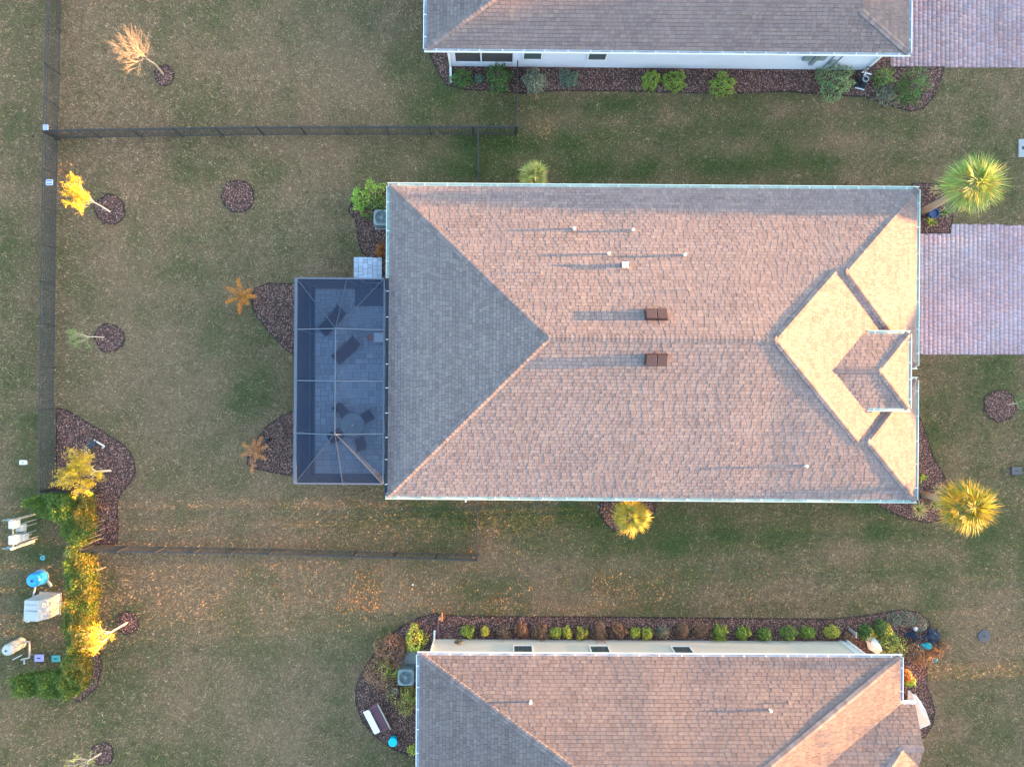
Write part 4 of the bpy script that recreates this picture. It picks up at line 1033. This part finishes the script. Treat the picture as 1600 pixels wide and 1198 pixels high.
tree((199,972),(172,988),1.5,(134,1005),2.9,'half bare yellow tree leaning over the hedge',L=.55,limbs=6,depth=3,n=3,pal=YTR,leaves=6,leaf=.15,asp=.2,trunk_r=.04,seed=31,spread=.5)
tree((158,1176),(138,1188),1.4,(118,1196),2.3,'sparse yellow green young tree at the lower left edge',L=.5,limbs=5,depth=3,n=3,pal=YGR,leaves=3,leaf=.09,trunk_r=.04,seed=41)
tree((1574,632),(1590,630),1.0,(1606,628),2.2,'thin dark green young tree at the right edge of the photo',L=.4,limbs=5,depth=3,n=3,pal=DGR,leaves=6,leaf=.09,trunk_r=.03,seed=51)

# palms
def frond_mesh(pal, L=.95, n=17, seed=0, w=.045):
    rnd = random.Random(seed); mb = MB(); pet = .38*L
    mb.poly([(0,-.012,0),(pet,-.008,.02),(pet,.008,.02),(0,.012,0)], (.16,.20,.06))
    for i in range(n):
        a_ = -1.25+2.5*i/(n-1)+rnd.uniform(-.04,.04); l = L*.72*(1-.25*abs(a_)/1.25)*rnd.uniform(.85,1.1)
        ca, sa = math.cos(a_*.85), math.sin(a_*.85); c = tuple(cc*rnd.uniform(.8,1.25) for cc in rnd.choice(pal))
        pts = [(pet,0,.02),(pet+ca*l*.5, sa*l*.5,.03),(pet+ca*l, sa*l,-.10-.18*rnd.random())]
        w2 = w*.5; nx_, ny_ = -sa, ca
        mb.poly([(pts[0][0],pts[0][1],pts[0][2]),(pts[1][0]+nx_*w2,pts[1][1]+ny_*w2,pts[1][2]-.01),(pts[1][0]-nx_*w2,pts[1][1]-ny_*w2,pts[1][2]+.01)], c)
        mb.poly([(pts[1][0]+nx_*w2,pts[1][1]+ny_*w2,pts[1][2]-.01),(pts[2][0],pts[2][1],pts[2][2]),(pts[1][0]-nx_*w2,pts[1][1]-ny_*w2,pts[1][2]+.01)], c)
    me = mb.mesh('frond'); me.materials.append(M['leaf']); return me
PAL1 = [(.17,.24,.05),(.24,.30,.07),(.12,.19,.05),(.30,.33,.10)]
PAL2 = [(.26,.20,.02),(.32,.23,.02),(.17,.16,.02),(.09,.12,.025)]
PAL3 = [(.38,.28,.035),(.32,.26,.04),(.26,.24,.04)]
def palm(base, top, ztop, rpx, pal, label, nf=34, trunk_r=.16, seed=1, L=None, tilt=0):
    rnd = random.Random(seed); b = W3(*base, 0); root = empty('palm_tree', b, 0, label=label, cat='palm'); t = W3(*top, ztop)-b
    L = L or mlen(rpx, ztop)*.98
    mb = MB(); mb.tube([(0,0,0), t*.33, t*.66, t], [trunk_r*1.15, trunk_r, trunk_r*.95, trunk_r*.8], 12)
    mb.build('trunk', M['palm_trunk'], root, smooth=True)
    mes = [frond_mesh(pal, L, 17, seed*10+i) for i in range(4)]
    for i in range(nf):
        az = i*2.39996+rnd.uniform(-.2,.2); k = i/nf; el_ = math.radians(82-105*k**.8+rnd.uniform(-8,8))
        o = link('frond', mes[i % 4], root)
        R = Matrix.Rotation(az, 4, 'Z') @ Matrix.Rotation(-el_, 4, 'Y') @ Matrix.Rotation(rnd.uniform(-.5,.5), 4, 'X')
        o.matrix_local = Matrix.Translation(t+Vector((0,0,.05-.25*k))) @ R @ Matrix.Scale(rnd.uniform(.85,1.08), 4)
palm((1442,330),(1519,289),3.6,50,PAL1,'tall green fan palm leaning over the driveway corner',nf=44,seed=2,trunk_r=.17)
palm((1443,772),(1511,791),3.4,46,PAL2,'golden lit fan palm at the lower right corner of the middle house',nf=44,seed=3,trunk_r=.15)
palm((978,798),(986,806),1.5,34,PAL3,'bright yellow palm against the lower gutter of the middle house',nf=30,seed=5,trunk_r=.06)
palm((830,284),(834,275),1.5,28,[(.30,.30,.07),(.22,.26,.06),(.38,.34,.10)],'yellow green palm half hidden by the upper gutter of the middle house',nf=18,seed=6,trunk_r=.06)

# hedges
def hedge(poly_px, h, label, pals, dens=2300, leaf=.095):
    """poly_px outline of the hedge top"""
    poly = [W(x, y, h) for x, y in poly_px]; pa = np.array(poly); c0 = pa.mean(0); x0, y0 = pa.min(0); x1, y1 = pa.max(0)
    n = int((x1-x0)*(y1-y0)*dens*1.3); qx, qy = rand_pts(n, x0, x1, y0, y1)
    qx2 = qx+.10*(vnoise(qx, qy, .35, 61)-.5)*2; qy2 = qy+.10*(vnoise(qx, qy, .35, 62)-.5)*2
    ok = in_poly(qx2, qy2, poly); qx, qy = qx[ok], qy[ok]; n = len(qx)
    hh = h*(.74+.38*fbm(qx, qy, .55, 64, 2)); t = RNG.random(n)**.3; z = .1+hh*t
    root = empty('hedge', (c0[0], c0[1], 0), 0, label=label, cat='hedge', group='hedges around the equipment yard')
    cols = np.zeros((n,3)); f = fbm(qx, qy, 1.0, 66, 2)
    for i in range(n):
        pass
    kx = (qx-x0)/(x1-x0)
    ca, cb = mixcols(pals[0], n, .3), mixcols(pals[1], n, .3)
    sel = (kx*.6+f*.8+RNG.normal(size=n)*.12 > pals[2])
    cols = np.where(sel[:,None], cb, ca)
    V, Fq, c = leaf_quads(np.stack([qx-c0[0], qy-c0[1], z], 1), RNG.normal(size=(n,3))*.55+np.array([.1,0,1.3]), RNG.uniform(.6,1.3,n)*leaf, .55, cols)
    link('foliage', np_mesh('foliage', V, Fq, c), root, M['leaf'])
    mb = MB(); m_ = max(5, int(len(poly)*2))
    for i in range(60):
        rx_, ry_ = random.uniform(x0,x1), random.uniform(y0,y1)
        if in_poly(np.array([rx_]), np.array([ry_]), poly)[0]:
            mb.tube([(rx_-c0[0], ry_-c0[1], 0), (rx_-c0[0]+random.uniform(-.1,.1), ry_-c0[1]+random.uniform(-.1,.1), h*.8)], [.02,.008], 4)
    if mb.v: mb.build('stems', M['bark'], root)
HY = [(.15,.105,.012),(.10,.095,.012),(.19,.11,.014),(.055,.075,.01)]
HG = [(.045,.085,.010),(.028,.058,.008),(.07,.115,.013),(.08,.12,.012)]
hedge([(34,780),(50,774),(90,772),(132,776),(137,800),(138,830),(134,852),(108,856),(93,838),(92,822),(82,815),(58,808),(46,797),(34,792)],1.7,'green hedge turning yellow at its end beside the white meter rack',(HG,HY,1.02))
hedge([(104,874),(122,866),(134,872),(140,890),(141,960),(138,1000),(130,1050),(128,1080),(118,1092),(70,1094),(30,1090),(12,1078),(12,1062),(25,1054),(60,1058),(92,1054),(100,1020),(94,985),(100,930),(98,895)],1.7,'long L shaped hedge beside the tanks, yellow above and green below',(HG,HY,.98))
shrub(112,862,9,YEL+YGR,'small yellow sprout between the two hedges',h=.6)

# ------------------------------------------------------------------ equipment yard at the left edge
def rackpost(mb, px, py, h, w=.045, z0=0): 
    x, y = W(px, py, 0); mb.bar((x-rk.x, y-rk.y, z0), (x-rk.x, y-rk.y, h), w)
rk = W3(55,822,0)
rack = empty('meter_rack', rk, 0, label='white rack of electrical cabinets on many thin legs', cat='equipment rack')
for (px, py, h, w) in ((54,803,1.75,.09),(57,811,1.5,.04),(57,817,1.5,.04),(57,828,1.45,.04),(50,834,1.4,.04),(60,837,1.4,.04),(59,841,1.4,.04),(54,845,1.75,.09)):
    mb = MB(); rackpost(mb, px, py, h, w); mb.build('leg', M['pvc'], rack)
for (px, py, z, w, d_, h) in ((17,820,1.65,.30,.42,.5),(17,844,1.65,.30,.48,.5),(29,825,1.25,.32,.36,.4),(31,840,1.2,.36,.38,.45),(38,829,.9,.12,.5,.1)):
    x, y = W(px, py, z+h/2); MB().box((x-rk.x, y-rk.y, z), (w*.9,d_*.9,h)).build('cabinet', M['fibreglass'], rack, bevel=.02)
mb = MB()
for z in (1.3, 1.6): 
    a_ = Vector((*W(54,803),z))-rk; b_ = Vector((*W(54,845),z))-rk; a_.z = z; b_.z = z; mb.bar(a_, b_, .05)
    for px, py in ((54,803),(54,845)):
        a_ = Vector((*W(px,py),z))-rk; a_.z = z; mb.bar(a_, a_+Vector((-.5,0,0)), .05)
mb.build('rail', M['metal_grey'], rack)
x, y = W(65,901,0); t = empty('water_tank', (x,y,0), 0, label='blue round plastic tank standing in the grass', cat='tank')
MB().lathe((0,0,0), [(.31,0),(.34,.06),(.34,.62),(.30,.70),(.12,.74)], 28).build('tank_body', M['blue'], t, smooth=False)
MB().lathe((0,0,-.0), [(.39,.0),(.39,.05),(.35,.05)], 28).build('base_ring', M['fibreglass'], t)
MB().lathe((0,0,.73), [(.05,0),(.05,.05)], 10).build('cap', M['black'], t)
MB().bar((-.25,-.35,.05),(-.38,-.95,.05),.07).bar((.35,-.2,.05),(.55,-.45,.08),.1).build('pipe', M['pvc'], t)
xa, ya_ = W(66,926,0); xb, yb_ = W(92,957,0); xc, yc = (xa+xb)/2, (ya_+yb_)/2
t = empty('equipment_cabinet', (xc,yc,0), -.05, label='white fibreglass equipment cabinet between the blue and white tanks', cat='equipment cabinet')
mb = MB(); w, d_, h = .95, 1.0, 1.3; i = 0
prof = [(-w/2,0),(w/2,0),(w/2,h*.62),(w/2-.32,h),(-w/2,h)]
pf = [(x_, -d_/2, z_) for x_, z_ in prof]; pb = [(x_, d_/2, z_) for x_, z_ in prof]
mb.poly(pf); mb.poly(pb[::-1])
for q in range(5): mb.poly([pf[(q+1) % 5], pf[q], pb[q], pb[(q+1) % 5]])
mb.build('cabinet_body', M['fibreglass'], t, bevel=.03)
MB().box((0,0,.03),(1.1,1.12,.08)).build('plinth', M['concrete'], t)
MB().box((-.1,0,h+.01),(.6,.03,.03)).box((-.1,.3,h+.005),(.6,.02,.02)).build('lid_seam', M['metal_grey'], t)
MB().bar((.5,.1,.25),(.85,.1,.25),.07).bar((.8,.1,.25),(.8,-.2,.25),.07).bar((.8,.1,.25),(.8,.1,0),.07).bar((-.5,-.1,.8),(-.62,-.1,.8),.08).build('pipe', M['pvc'], t)
x, y = W(41,969,.5); mb = MB(); mb.tube([(.1*math.cos(a_),.1*math.sin(a_),.42) for a_ in np.linspace(0,2*PI,17)], .035, 6, cap=False); mb.bar((0,0,0),(0,0,.42),.06); mb.bar((-.1,0,.42),(.1,0,.42),.03)
mb.build('valve_wheel', M['pvc'], loc=(x,y,0), label='small white ring shaped valve wheel below the cabinet', cat='valve')
x, y = W(34,1003,0); t = empty('pressure_tank', (x,y,0), 0, label='white upright cylinder tank at the left photo edge', cat='tank')
MB().lathe((0,0,0), [(.26,0),(.28,.05),(.28,1.0),(.24,1.1),(.10,1.15)], 28).build('tank_body', M['fibreglass'], t)
MB().lathe((0,0,.3), [(.285,0),(.285,.18)], 28).build('label_band', M['metal_grey'], t); MB().lathe((.0,0,1.14), [(.04,0),(.04,.05)], 10).build('cap', M['black'], t)
o_ = W3(34,1003)
pp = lambda px, py, z: W3(px, py, z)-o_
MB().bar(pp(37,1002,.3),pp(46,1002,.3),.06).bar(pp(46,1002,.3),pp(46,1027,.3),.06).bar(pp(46,1027,.3),pp(33,1030,.3),.06).bar(pp(38,1029,.3),pp(38,1037,.3),.06).bar(pp(34,1023,.5),pp(20,1030,.5),.05).bar(pp(46,1027,.3),pp(46,1027,0),.06).bar(pp(46,1003,.3),pp(46,1003,0),.06).build('pipe', M['pvc'], t)
def lid(px, py, w, h, mat, label, name='utility_lid', round_=False, z=.07, rz=0):
    x, y = W(px, py, 0); w, h = mlen(w), mlen(h)
    t = empty(name, (x,y,0), rz, label=label, cat='lid')
    mb = MB()
    if round_: mb.lathe((0,0,-.02), [(w/2,0),(w/2,z),(w/2-.02,z+.015)], 24); mb.build('cover', M[mat], t); MB().lathe((0,0,z-.006), [(w*.12,0),(w*.12,.006)], 12).build('keyhole', M['dark'], t)
    else: mb.box((0,0,z/2-.01),(w,h,z+.02)); mb.build('cover', M[mat], t, bevel=.015); MB().box((0,0,z+.003),(w*.35,h*.16,.006)).build('handle_slot', M['dark'], t)
lid(62,1027,14,11,'purple','lilac rectangular utility lid in the equipment yard'); lid(88,1028,13,10,'teal','teal rectangular utility lid beside the hedge')
lid(67,871,8,8,'teal','small round teal lid in the grass above the blue tank',round_=True,z=.05)
lid(38,722,11,7,'white','small white oval cleanout cap left of the fence',z=.12); lid(52,213,5,5,'dark','tiny dark round hole cover left of the fence corner',round_=True,z=.03)
lid(1598,232,15,28,'concrete','pale grey rectangular utility lid at the right photo edge'); lid(1586,735,16,12,'slate','dark grey rectangular meter lid right of the golden palm',z=.14)
lid(1537,993,19,14,'slate','dark oval lid in the lawn right of the dark covers',round_=True,z=.06); lid(618,1078,11,11,'brown_lid','mauve brown round lid touching the lower air conditioner pad',round_=True,z=.1)

# ------------------------------------------------------------------ air conditioners
def aircon(px, py, size, label, pad=None, h=.75):
    x, y = W(px, py, h); s_ = size/2
    t = empty('air_conditioner', (x,y,0), -.01, label=label, cat='air conditioner')
    mb = MB()
    n = 32; zt = h; r0 = s_*.80
    cor = [(-s_,-s_),(s_,-s_),(s_,s_),(-s_,s_)]
    # body sides with louvre grooves
    for k in range(14):
        z_ = .06+k*(h-.14)/14; mb.box((0,0,z_+.015),(size-.05,size-.05,.022))
    mb.box((0,0,h/2-.02),(size-.10,size-.10,h-.08)); mb.box((0,0,.03),(size-.02,size-.02,.06)); 
    mb.build('coil_body', M['metal_grey'], t)
    tp = MB(); outer = []; inner = []
    for i in range(n):
        a_ = 2*PI*i/n; c_, d_ = math.cos(a_), math.sin(a_); q = min(s_/max(abs(c_),1e-6), s_/max(abs(d_),1e-6)); q = min(q, s_*1.28)
        outer.append((c_*q, d_*q)); inner.append((c_*r0, d_*r0))
    for i in range(n):
        j = (i+1) % n
        tp.poly([(*outer[i],zt),(*outer[j],zt),(*inner[j],zt+.02),(*inner[i],zt+.02)]); tp.poly([(*outer[i],zt-.10),(*outer[j],zt-.10),(*outer[j],zt),(*outer[i],zt)])
        tp.poly([(*inner[i],zt+.02),(*inner[j],zt+.02),(*inner[j],zt-.06),(*inner[i],zt-.06)])
    tp.build('top_panel', M['metal_grey'], t)
    MB().lathe((0,0,zt-.10),[(r0,0),(r0,.01)],n).build('fan_well', M['dark'], t)
    fb = MB()
    for i in range(4):
        a_ = i*PI/2+.5; R = Matrix.Rotation(a_,3,'Z') @ Matrix.Rotation(.35,3,'X'); fb.box(R @ Vector((r0*.5,0,0))+Vector((0,0,zt-.055)), (r0*.72,r0*.26,.008), rot=R)
    fb.build('fan_blades', pm('fan_grey',(.10,.115,.14),rough=.4), t); MB().lathe((0,0,zt-.06),[(r0*.28,0),(r0*.28,.05),(r0*.12,.06)],16).build('fan_motor', M['fibreglass'], t)
    gr = MB()
    for rr_ in np.linspace(r0*.35, r0, 6): gr.tube([(rr_*math.cos(a_), rr_*math.sin(a_), zt+.015) for a_ in np.linspace(0,2*PI,25)], .0035, 4, cap=False)
    for i in range(6): gr.bar((0,0,zt+.015),(r0*math.cos(i*PI/3),r0*math.sin(i*PI/3),zt+.015),.007)
    gr.build('fan_grille', M['bronze'], t)
    MB().box((0 if not pad else pad[0],0 if not pad else pad[1],.02),(size+.12 if not pad else pad[2],size+.12 if not pad else pad[3],.08)).build('pad', M['concrete'], t)
aircon(596,340,.78,'grey green air conditioner unit half under the upper left roof edge')
aircon(634,1058,.80,'grey air conditioner on a concrete pad left of the lower house',pad=(0,.25,.9,1.5))

# ------------------------------------------------------------------ bits and pieces
# bench by lower house
bx_, by_ = W(588,1122,.45); t = empty('garden_bench', (bx_,by_,0), math.atan2(-37,19), label='maroon slatted bench with white board in the lower mulch bed', cat='bench')
Lb = 1.35
for i in range(5): MB().box((0,-.02+i*.085,.43),(Lb,.07,.03)).build('slat', M['maroon'], t)
for i in range(2): MB().box((0,.44+i*.06,.55+i*.22),(Lb+.05,.025,.05)).build('back_rail', M['beige'], t)
for s_ in (-1,1):
    MB().bar((s_*.62,-.05,0),(s_*.62,-.05,.6),.05).bar((s_*.62,.42,0),(s_*.62,.46,.85),.05).bar((s_*.62,-.1,.62),(s_*.62,.42,.62),.05,.035).bar((s_*.62,-.05,.4),(s_*.62,.42,.4),.045).build('side_frame', M['maroon'], t)
MB().box((.03,-.26,.5),(Lb-.1,.36,.03),rot=Matrix.Rotation(.25,3,'X')).build('board', M['white'], t, bevel=.008)
x, y = W(614,1158,.3); t = empty('bucket', (x,y,0), 0, label='bright cyan blue round bucket with lid near the bench', cat='bucket')
MB().lathe((0,0,.02),[(.17,0),(.20,.30),(.215,.30),(.215,.34)],28).build('bucket_body', M['cyan'], t); MB().lathe((0,0,.355),[(.22,0),(.22,.025),(.2,.03)],28).build('lid', M['cyan'], t)
# black sling shape in corner bed
o_ = W3(143,706); t = empty('sling_chair', o_, 0, label='black curved sling chair with pale foot bar in the corner bed', cat='chair')
cur = [(152,693,.12),(146,691,.30),(140,694,.45),(136,700,.58),(132,708,.72),(129,714,.82)]
side = Vector((.55,.83,0)); 
pts = [W3(a_,b_,z_)-o_ for a_,b_,z_ in cur]
for i in range(len(pts)-1):
    for q in range(3):
        a_ = pts[i].lerp(pts[i+1], q/3); b_ = pts[i].lerp(pts[i+1], (q+.75)/3); d_ = (b_-a_); sd = Vector((-d_.y,d_.x,0)).normalized()*.19
        m_ = MB(); m_.poly([a_-sd,b_-sd,b_+sd,a_+sd]); m_.poly([a_-sd-Vector((0,0,.02)),a_+sd-Vector((0,0,.02)),b_+sd-Vector((0,0,.02)),b_-sd-Vector((0,0,.02))]); m_.build('slat', M['sling'], t)
MB().bar(W3(147,687,.2)-o_,W3(163,697,.2)-o_,.07,.05).bar(W3(163,697,.2)-o_,W3(160,700,.1)-o_,.06).build('foot_bar', M['beige'], t)
MB().bar(pts[1]-Vector((0,0,.02)),Vector((pts[1].x,pts[1].y,0)),.04).bar(pts[4]-Vector((0,0,.02)),Vector((pts[4].x+.1,pts[4].y+.1,0)),.04).build('leg', M['black'], t)
a_ = W3(139,765); MB().bar((0,0,0),tuple(W3(131,771,1.2)-a_)[:2]+(1.2,),.04).bar((0,0,0),(.0,0,.3),.05).build('pole', M['pvc'], loc=a_, label='thin white pole leaning on the fence corner', cat='pole')
# hose cart
o_ = W3(1345,130); t = empty('hose_cart', o_, -.25, label='black hose cart with white bars against the blue wall', cat='hose cart')
MB().lathe((0,0,.3),[(.2,-.15),(.2,-.12),(.1,-.12),(.1,.12),(.2,.12),(.2,.15)],20).build('reel', M['black'], t)
for y_ in (-.32,.32): MB().box((0,y_,.42 if y_ > 0 else .05),(.48,.05,.05)).build('cross_bar', M['white'], t)
MB().bar((-.2,-.32,.05),(-.2,.42,.8),.04).bar((.2,-.32,.05),(.2,.42,.8),.04).bar((-.2,.42,.8),(.2,.42,.8),.04).bar((-.1,-.25,.3),(.1,.2,.45),.03).build('frame', M['black'], t)
MB().box((0,0,.1),(.46,.6,.05)).build('tray', M['black'], t)
mb = MB(); mb.tube([(.14*math.cos(a_),.14*math.sin(a_),.40+.006*a_) for a_ in np.linspace(0,8*PI,60)],.014,5,cap=False); mb.build('hose', M['fibreglass'], t)
# hose coil at the cream wall
x, y = W(717,1003,.7); mb = MB(); mb.tube([((.20+.02*math.sin(a_*3))*math.cos(a_),.05*math.cos(a_*.7)+.03,(.20+.02*math.cos(a_*2.2))*math.sin(a_)) for a_ in np.linspace(0,10*PI,120)],.014,5); mb.tube([(-.1,.05,-.1),(-.3,.1,-.3),(-.35,.1,-.6)],.012,5)
mb.build('garden_hose', M['hose'], loc=(x,-12.88,.75), label='dark coiled garden hose hanging on the cream wall', cat='hose')
# wooden gate post & boards near lower house
x, y = W(688,962,0); t = empty('post', (x,y,0), 0, label='weathered orange wooden stake at the bed corner', cat='post')
MB().box((0,0,.22),(.12,.12,.5)).build('stake', M['wood_o'], t); MB().box((.10,.02,.2),(.04,.4,.3)).build('board', M['wood_o'], t)
x, y = W(685,985,0); MB().box((0,0,.04),(.09,1.2,.05)).build('edging_board', M['maroon'], loc=(x,y,0), label='dark edging board between the two lower mulch beds', cat='board')
x, y = W(1326,982,0); MB().box((0,0,.35),(.07,.12,.8)).box((0,-.05,.76),(.07,.3,.05)).build('post', M['concrete'], loc=(x,y,0), label='slim grey post in the narrow bed along the cream wall', cat='post')
# dark covers
def tarp(px, py, r, h, mat, label, sides=4, seed=1, cat='cover', sq=1.0, rz=0):
    rnd = random.Random(seed); x, y = W(px, py, h*.5); mb = MB(); n = 24; rings = []; L_ = 6
    for k in range(L_+1):
        t_ = k/L_; ring_ = []
        for i in range(n):
            a_ = 2*PI*i/n; pol = math.cos(PI/sides)/math.cos(((a_) % (2*PI/sides))-PI/sides)
            f = 1+.10*math.sin(5*a_+k+seed)+rnd.uniform(-.05,.05)
            rr_ = r*pol*f*(1-t_**1.3*.93); ring_.append((rr_*math.cos(a_)*sq, rr_*math.sin(a_)/sq, h*t_+rnd.uniform(-.02,.02)))
        rings.append(ring_)
    for k in range(L_):
        for i in range(n):
            j = (i+1) % n; mb.poly([rings[k][i],rings[k][j],rings[k+1][j],rings[k+1][i]])
    mb.poly(rings[-1])
    return mb.build('plant_cover', M[mat], loc=(x,y,.02), rz=rz, label=label, cat=cat)
tarp(1429,995,.34,.7,'black_tarp','dark pointed plant cover with pale edge left of the blue black one',3,3,sq=.8,rz=1.3)
tarp(1461,995,.46,.6,'black_tarp','wide blue black plant cover at the end of the lower bed',4,5,rz=.3)
tarp(1450,1011,.30,.3,'teal_cloth','teal cloth crumpled beside the blue black plant cover',5,7,cat='cloth',sq=1.3)
tarp(1462,1031,.16,.2,'teal_cloth','small teal cloth scrap at the lawn edge',5,17,cat='cloth')
tarp(1370,1010,.42,.9,'cloth','white frost cloth bundle wrapped over a plant above the lower roof corner',6,9,cat='cloth',sq=.75,rz=.5)
tarp(1438,1118,.62,1.5,'cloth','large white frost cloth over a tall plant at the lower right roof edge',6,11,cat='cloth',sq=.62)
MB().lathe((0,0,0),[(.10,0),(.10,.12),(.03,.14)],14).build('landscape_light', M['white'], loc=(*W(1429,981),.02), label='tiny white garden light between ball shrubs and dark cover', cat='light')
MB().lathe((0,0,0),[(.08,0),(.08,.1),(.03,.12)],14).build('landscape_light', M['beige'], loc=(*W(1375,991),.02), label='tiny cream garden light among the dark yellow shrubs', cat='light')
MB().lathe((0,0,0),[(.04,0),(.045,.04)],12).build('sprinkler_head', M['white'], loc=(*W(645,913),-.01), label='tiny white object alone in the orange flecked grass', cat='sprinkler')
MB().lathe((0,0,0),[(.05,0),(.05,.04)],12).build('sprinkler_head', M['teal'], loc=(*W(935,791),-.01), label='tiny teal cap in the grass left of the yellow palm', cat='sprinkler')
x, y = W(420,687); t = empty('garden_ornament', (x,y,.03), .3, label='small dark metal ornament on the lower cage bed', cat='ornament')
MB().lathe((0,0,.0),[(.09,0),(.05,.15),(.10,.22),(.03,.3)],12).build('body', M['black'], t); MB().box((-.14,.06,.15),(.16,.12,.02)).build('wing', M['slate'], t)

# ------------------------------------------------------------------ houses across the street, trees and hedges added to shade the low sun (unseen)
def far_house(x0, x1, y0, y1, ze, k, label, wall='wall_tan'):
    t = empty('house', ((x0+x1)/2,(y0+y1)/2,0), 0, label=label, cat='house'); w, d_ = x1-x0, y1-y0; h_ = min(w, d_)/2
    a_, b_ = w/2, d_/2; mb = MB(); o_ = .45
    if w >= d_: r0, r1 = (-a_+h_,0), (a_-h_,0)
    else: r0, r1 = (0,-b_+h_), (0,b_-h_)
    zr_ = ze+h_*k; c4 = [(-a_,-b_,ze),(a_,-b_,ze),(a_,b_,ze),(-a_,b_,ze)]
    R0, R1 = (*r0, zr_), (*r1, zr_)
    if w >= d_: fs = [[c4[0],c4[1],R1,R0],[c4[1],c4[2],R1],[c4[2],c4[3],R0,R1],[c4[3],c4[0],R0]]
    else: fs = [[c4[0],c4[1],R0],[c4[1],c4[2],R1,R0],[c4[2],c4[3],R1],[c4[3],c4[0],R0,R1]]
    for f in fs: mb.poly(f)
    mb.box((0,0,ze-.08),(w,d_,.14)); mb.build('roof', M['roof_far'], t)
    MB().box((0,0,(ze-.15)/2),(w-2*o_,d_-2*o_,ze-.15)).build('wall', M[wall], t)
    for f_ in range(int(ze//2.6)):
        for yy in np.arange(-b_+2, b_-1, 3.2): window(t, (-a_+o_-.002, yy, 1.5+2.7*f_), (1.2,1.3), (-1,0))
    return t
far_house(47,72,-4.5,8.0,3.35,.4167,'tan single storey house across the street from the middle house')
far_house(45,60,8.6,36,5.5,.16,'cream two storey house across the street on the north side','wall_cream')
far_house(46,70,-34,-13.9,3.4,.33,'pale house across the street on the south side','wall_blue')
tree_pal = [(.10,.14,.04),(.14,.17,.05)]
def shade_tree(x, y, h, r, label, n=1500, seed=1):  # unseen trees and bush, added to filter the low sunlight
    root = empty('tree', (x,y,0), 0, label=label, cat='tree'); rnd = random.Random(seed)
    MB().tube([(0,0,0),(.1,.05,h*.3),(0,.1,h*.6)],[.14,.11,.07],8).build('trunk', M['bark'], root)
    d = RNG.normal(size=(n,3)); d /= np.linalg.norm(d,axis=1,keepdims=True); rr_ = RNG.random(n)**.4
    lump = .75+.6*vnoise(d[:,0]*2+x, d[:,1]*2+d[:,2]*2+y, .8, 90+seed)
    Pc = np.stack([d[:,0]*r*rr_*lump, d[:,1]*r*rr_*lump, h*.62+d[:,2]*h*.38*rr_*lump],1)
    V, Fq, c = leaf_quads(Pc, RNG.normal(size=(n,3)), RNG.uniform(.10,.22,n), .6, mixcols(tree_pal, n))
    link('crown', np_mesh('crown', V, Fq, c), root, M['leaf'])
def shade_hedge(x, y0, y1, h, label, n=9000, w=1.2):  # unseen hedges, added to keep low sun off lawn and driveway
    root = empty('hedge', (x,(y0+y1)/2,0), 0, label=label, cat='hedge')
    P_ = np.stack([RNG.uniform(-w/2,w/2,n), RNG.uniform(-(y1-y0)/2,(y1-y0)/2,n), np.zeros(n)],1); P_[:,2] = RNG.random(n)*h*(.8+.4*vnoise(P_[:,1],P_[:,0],.9,71))
    V, Fq, c = leaf_quads(P_, RNG.normal(size=(n,3)), RNG.uniform(.12,.22,n), .6, mixcols(tree_pal, n))
    link('foliage', np_mesh('foliage', V, Fq, c), root, M['leaf'])
    mb = MB()
    for q in np.linspace(-(y1-y0)/2+.3,(y1-y0)/2-.3,8): mb.tube([(0,q,0),(.1,q+.1,h*.8)],[.04,.02],5)
    mb.build('stems', M['bark'], root)
shade_hedge(43.4,-13.6,-4.4,2.5,'added hedge blocking low sun between the tan and the pale house across the street')  # added to block sun on the lawn strip below the middle house
shade_hedge(44.2,6.9,9.2,3.3,'added short tall hedge blocking sun between the tan and the cream house across the street',4000)  # added to stop the sun streak between the far houses
shade_tree(44.0,-7.6,4.6,1.5,'small tree added to dapple low sun left of the tan house across the street',2000,1)  # added with its two neighbours so only flecks of sun pass
shade_tree(45.5,-9.7,5.2,1.7,'middle small tree added to dapple low sun across the street',1900,2)
shade_tree(44.5,8.3,4.4,1.5,'dense round bush added to block low sun between the two far houses across the street',2600,9)  # added to fill the gap that let sun onto the driveway
shade_tree(43,-17,8.2,2.6,'tall airy tree added for shade in front of the pale house across the street',900,6)  # this tree and the next added to part-shade the lower roof
shade_tree(42,-22.5,8.6,2.8,'second airy tree added for shade in front of the pale house across the street',900,7)
shade_tree(43.5,-11.9,5.0,1.7,'small tree added to dapple low sun nearest the pale house across the street',1800,3)
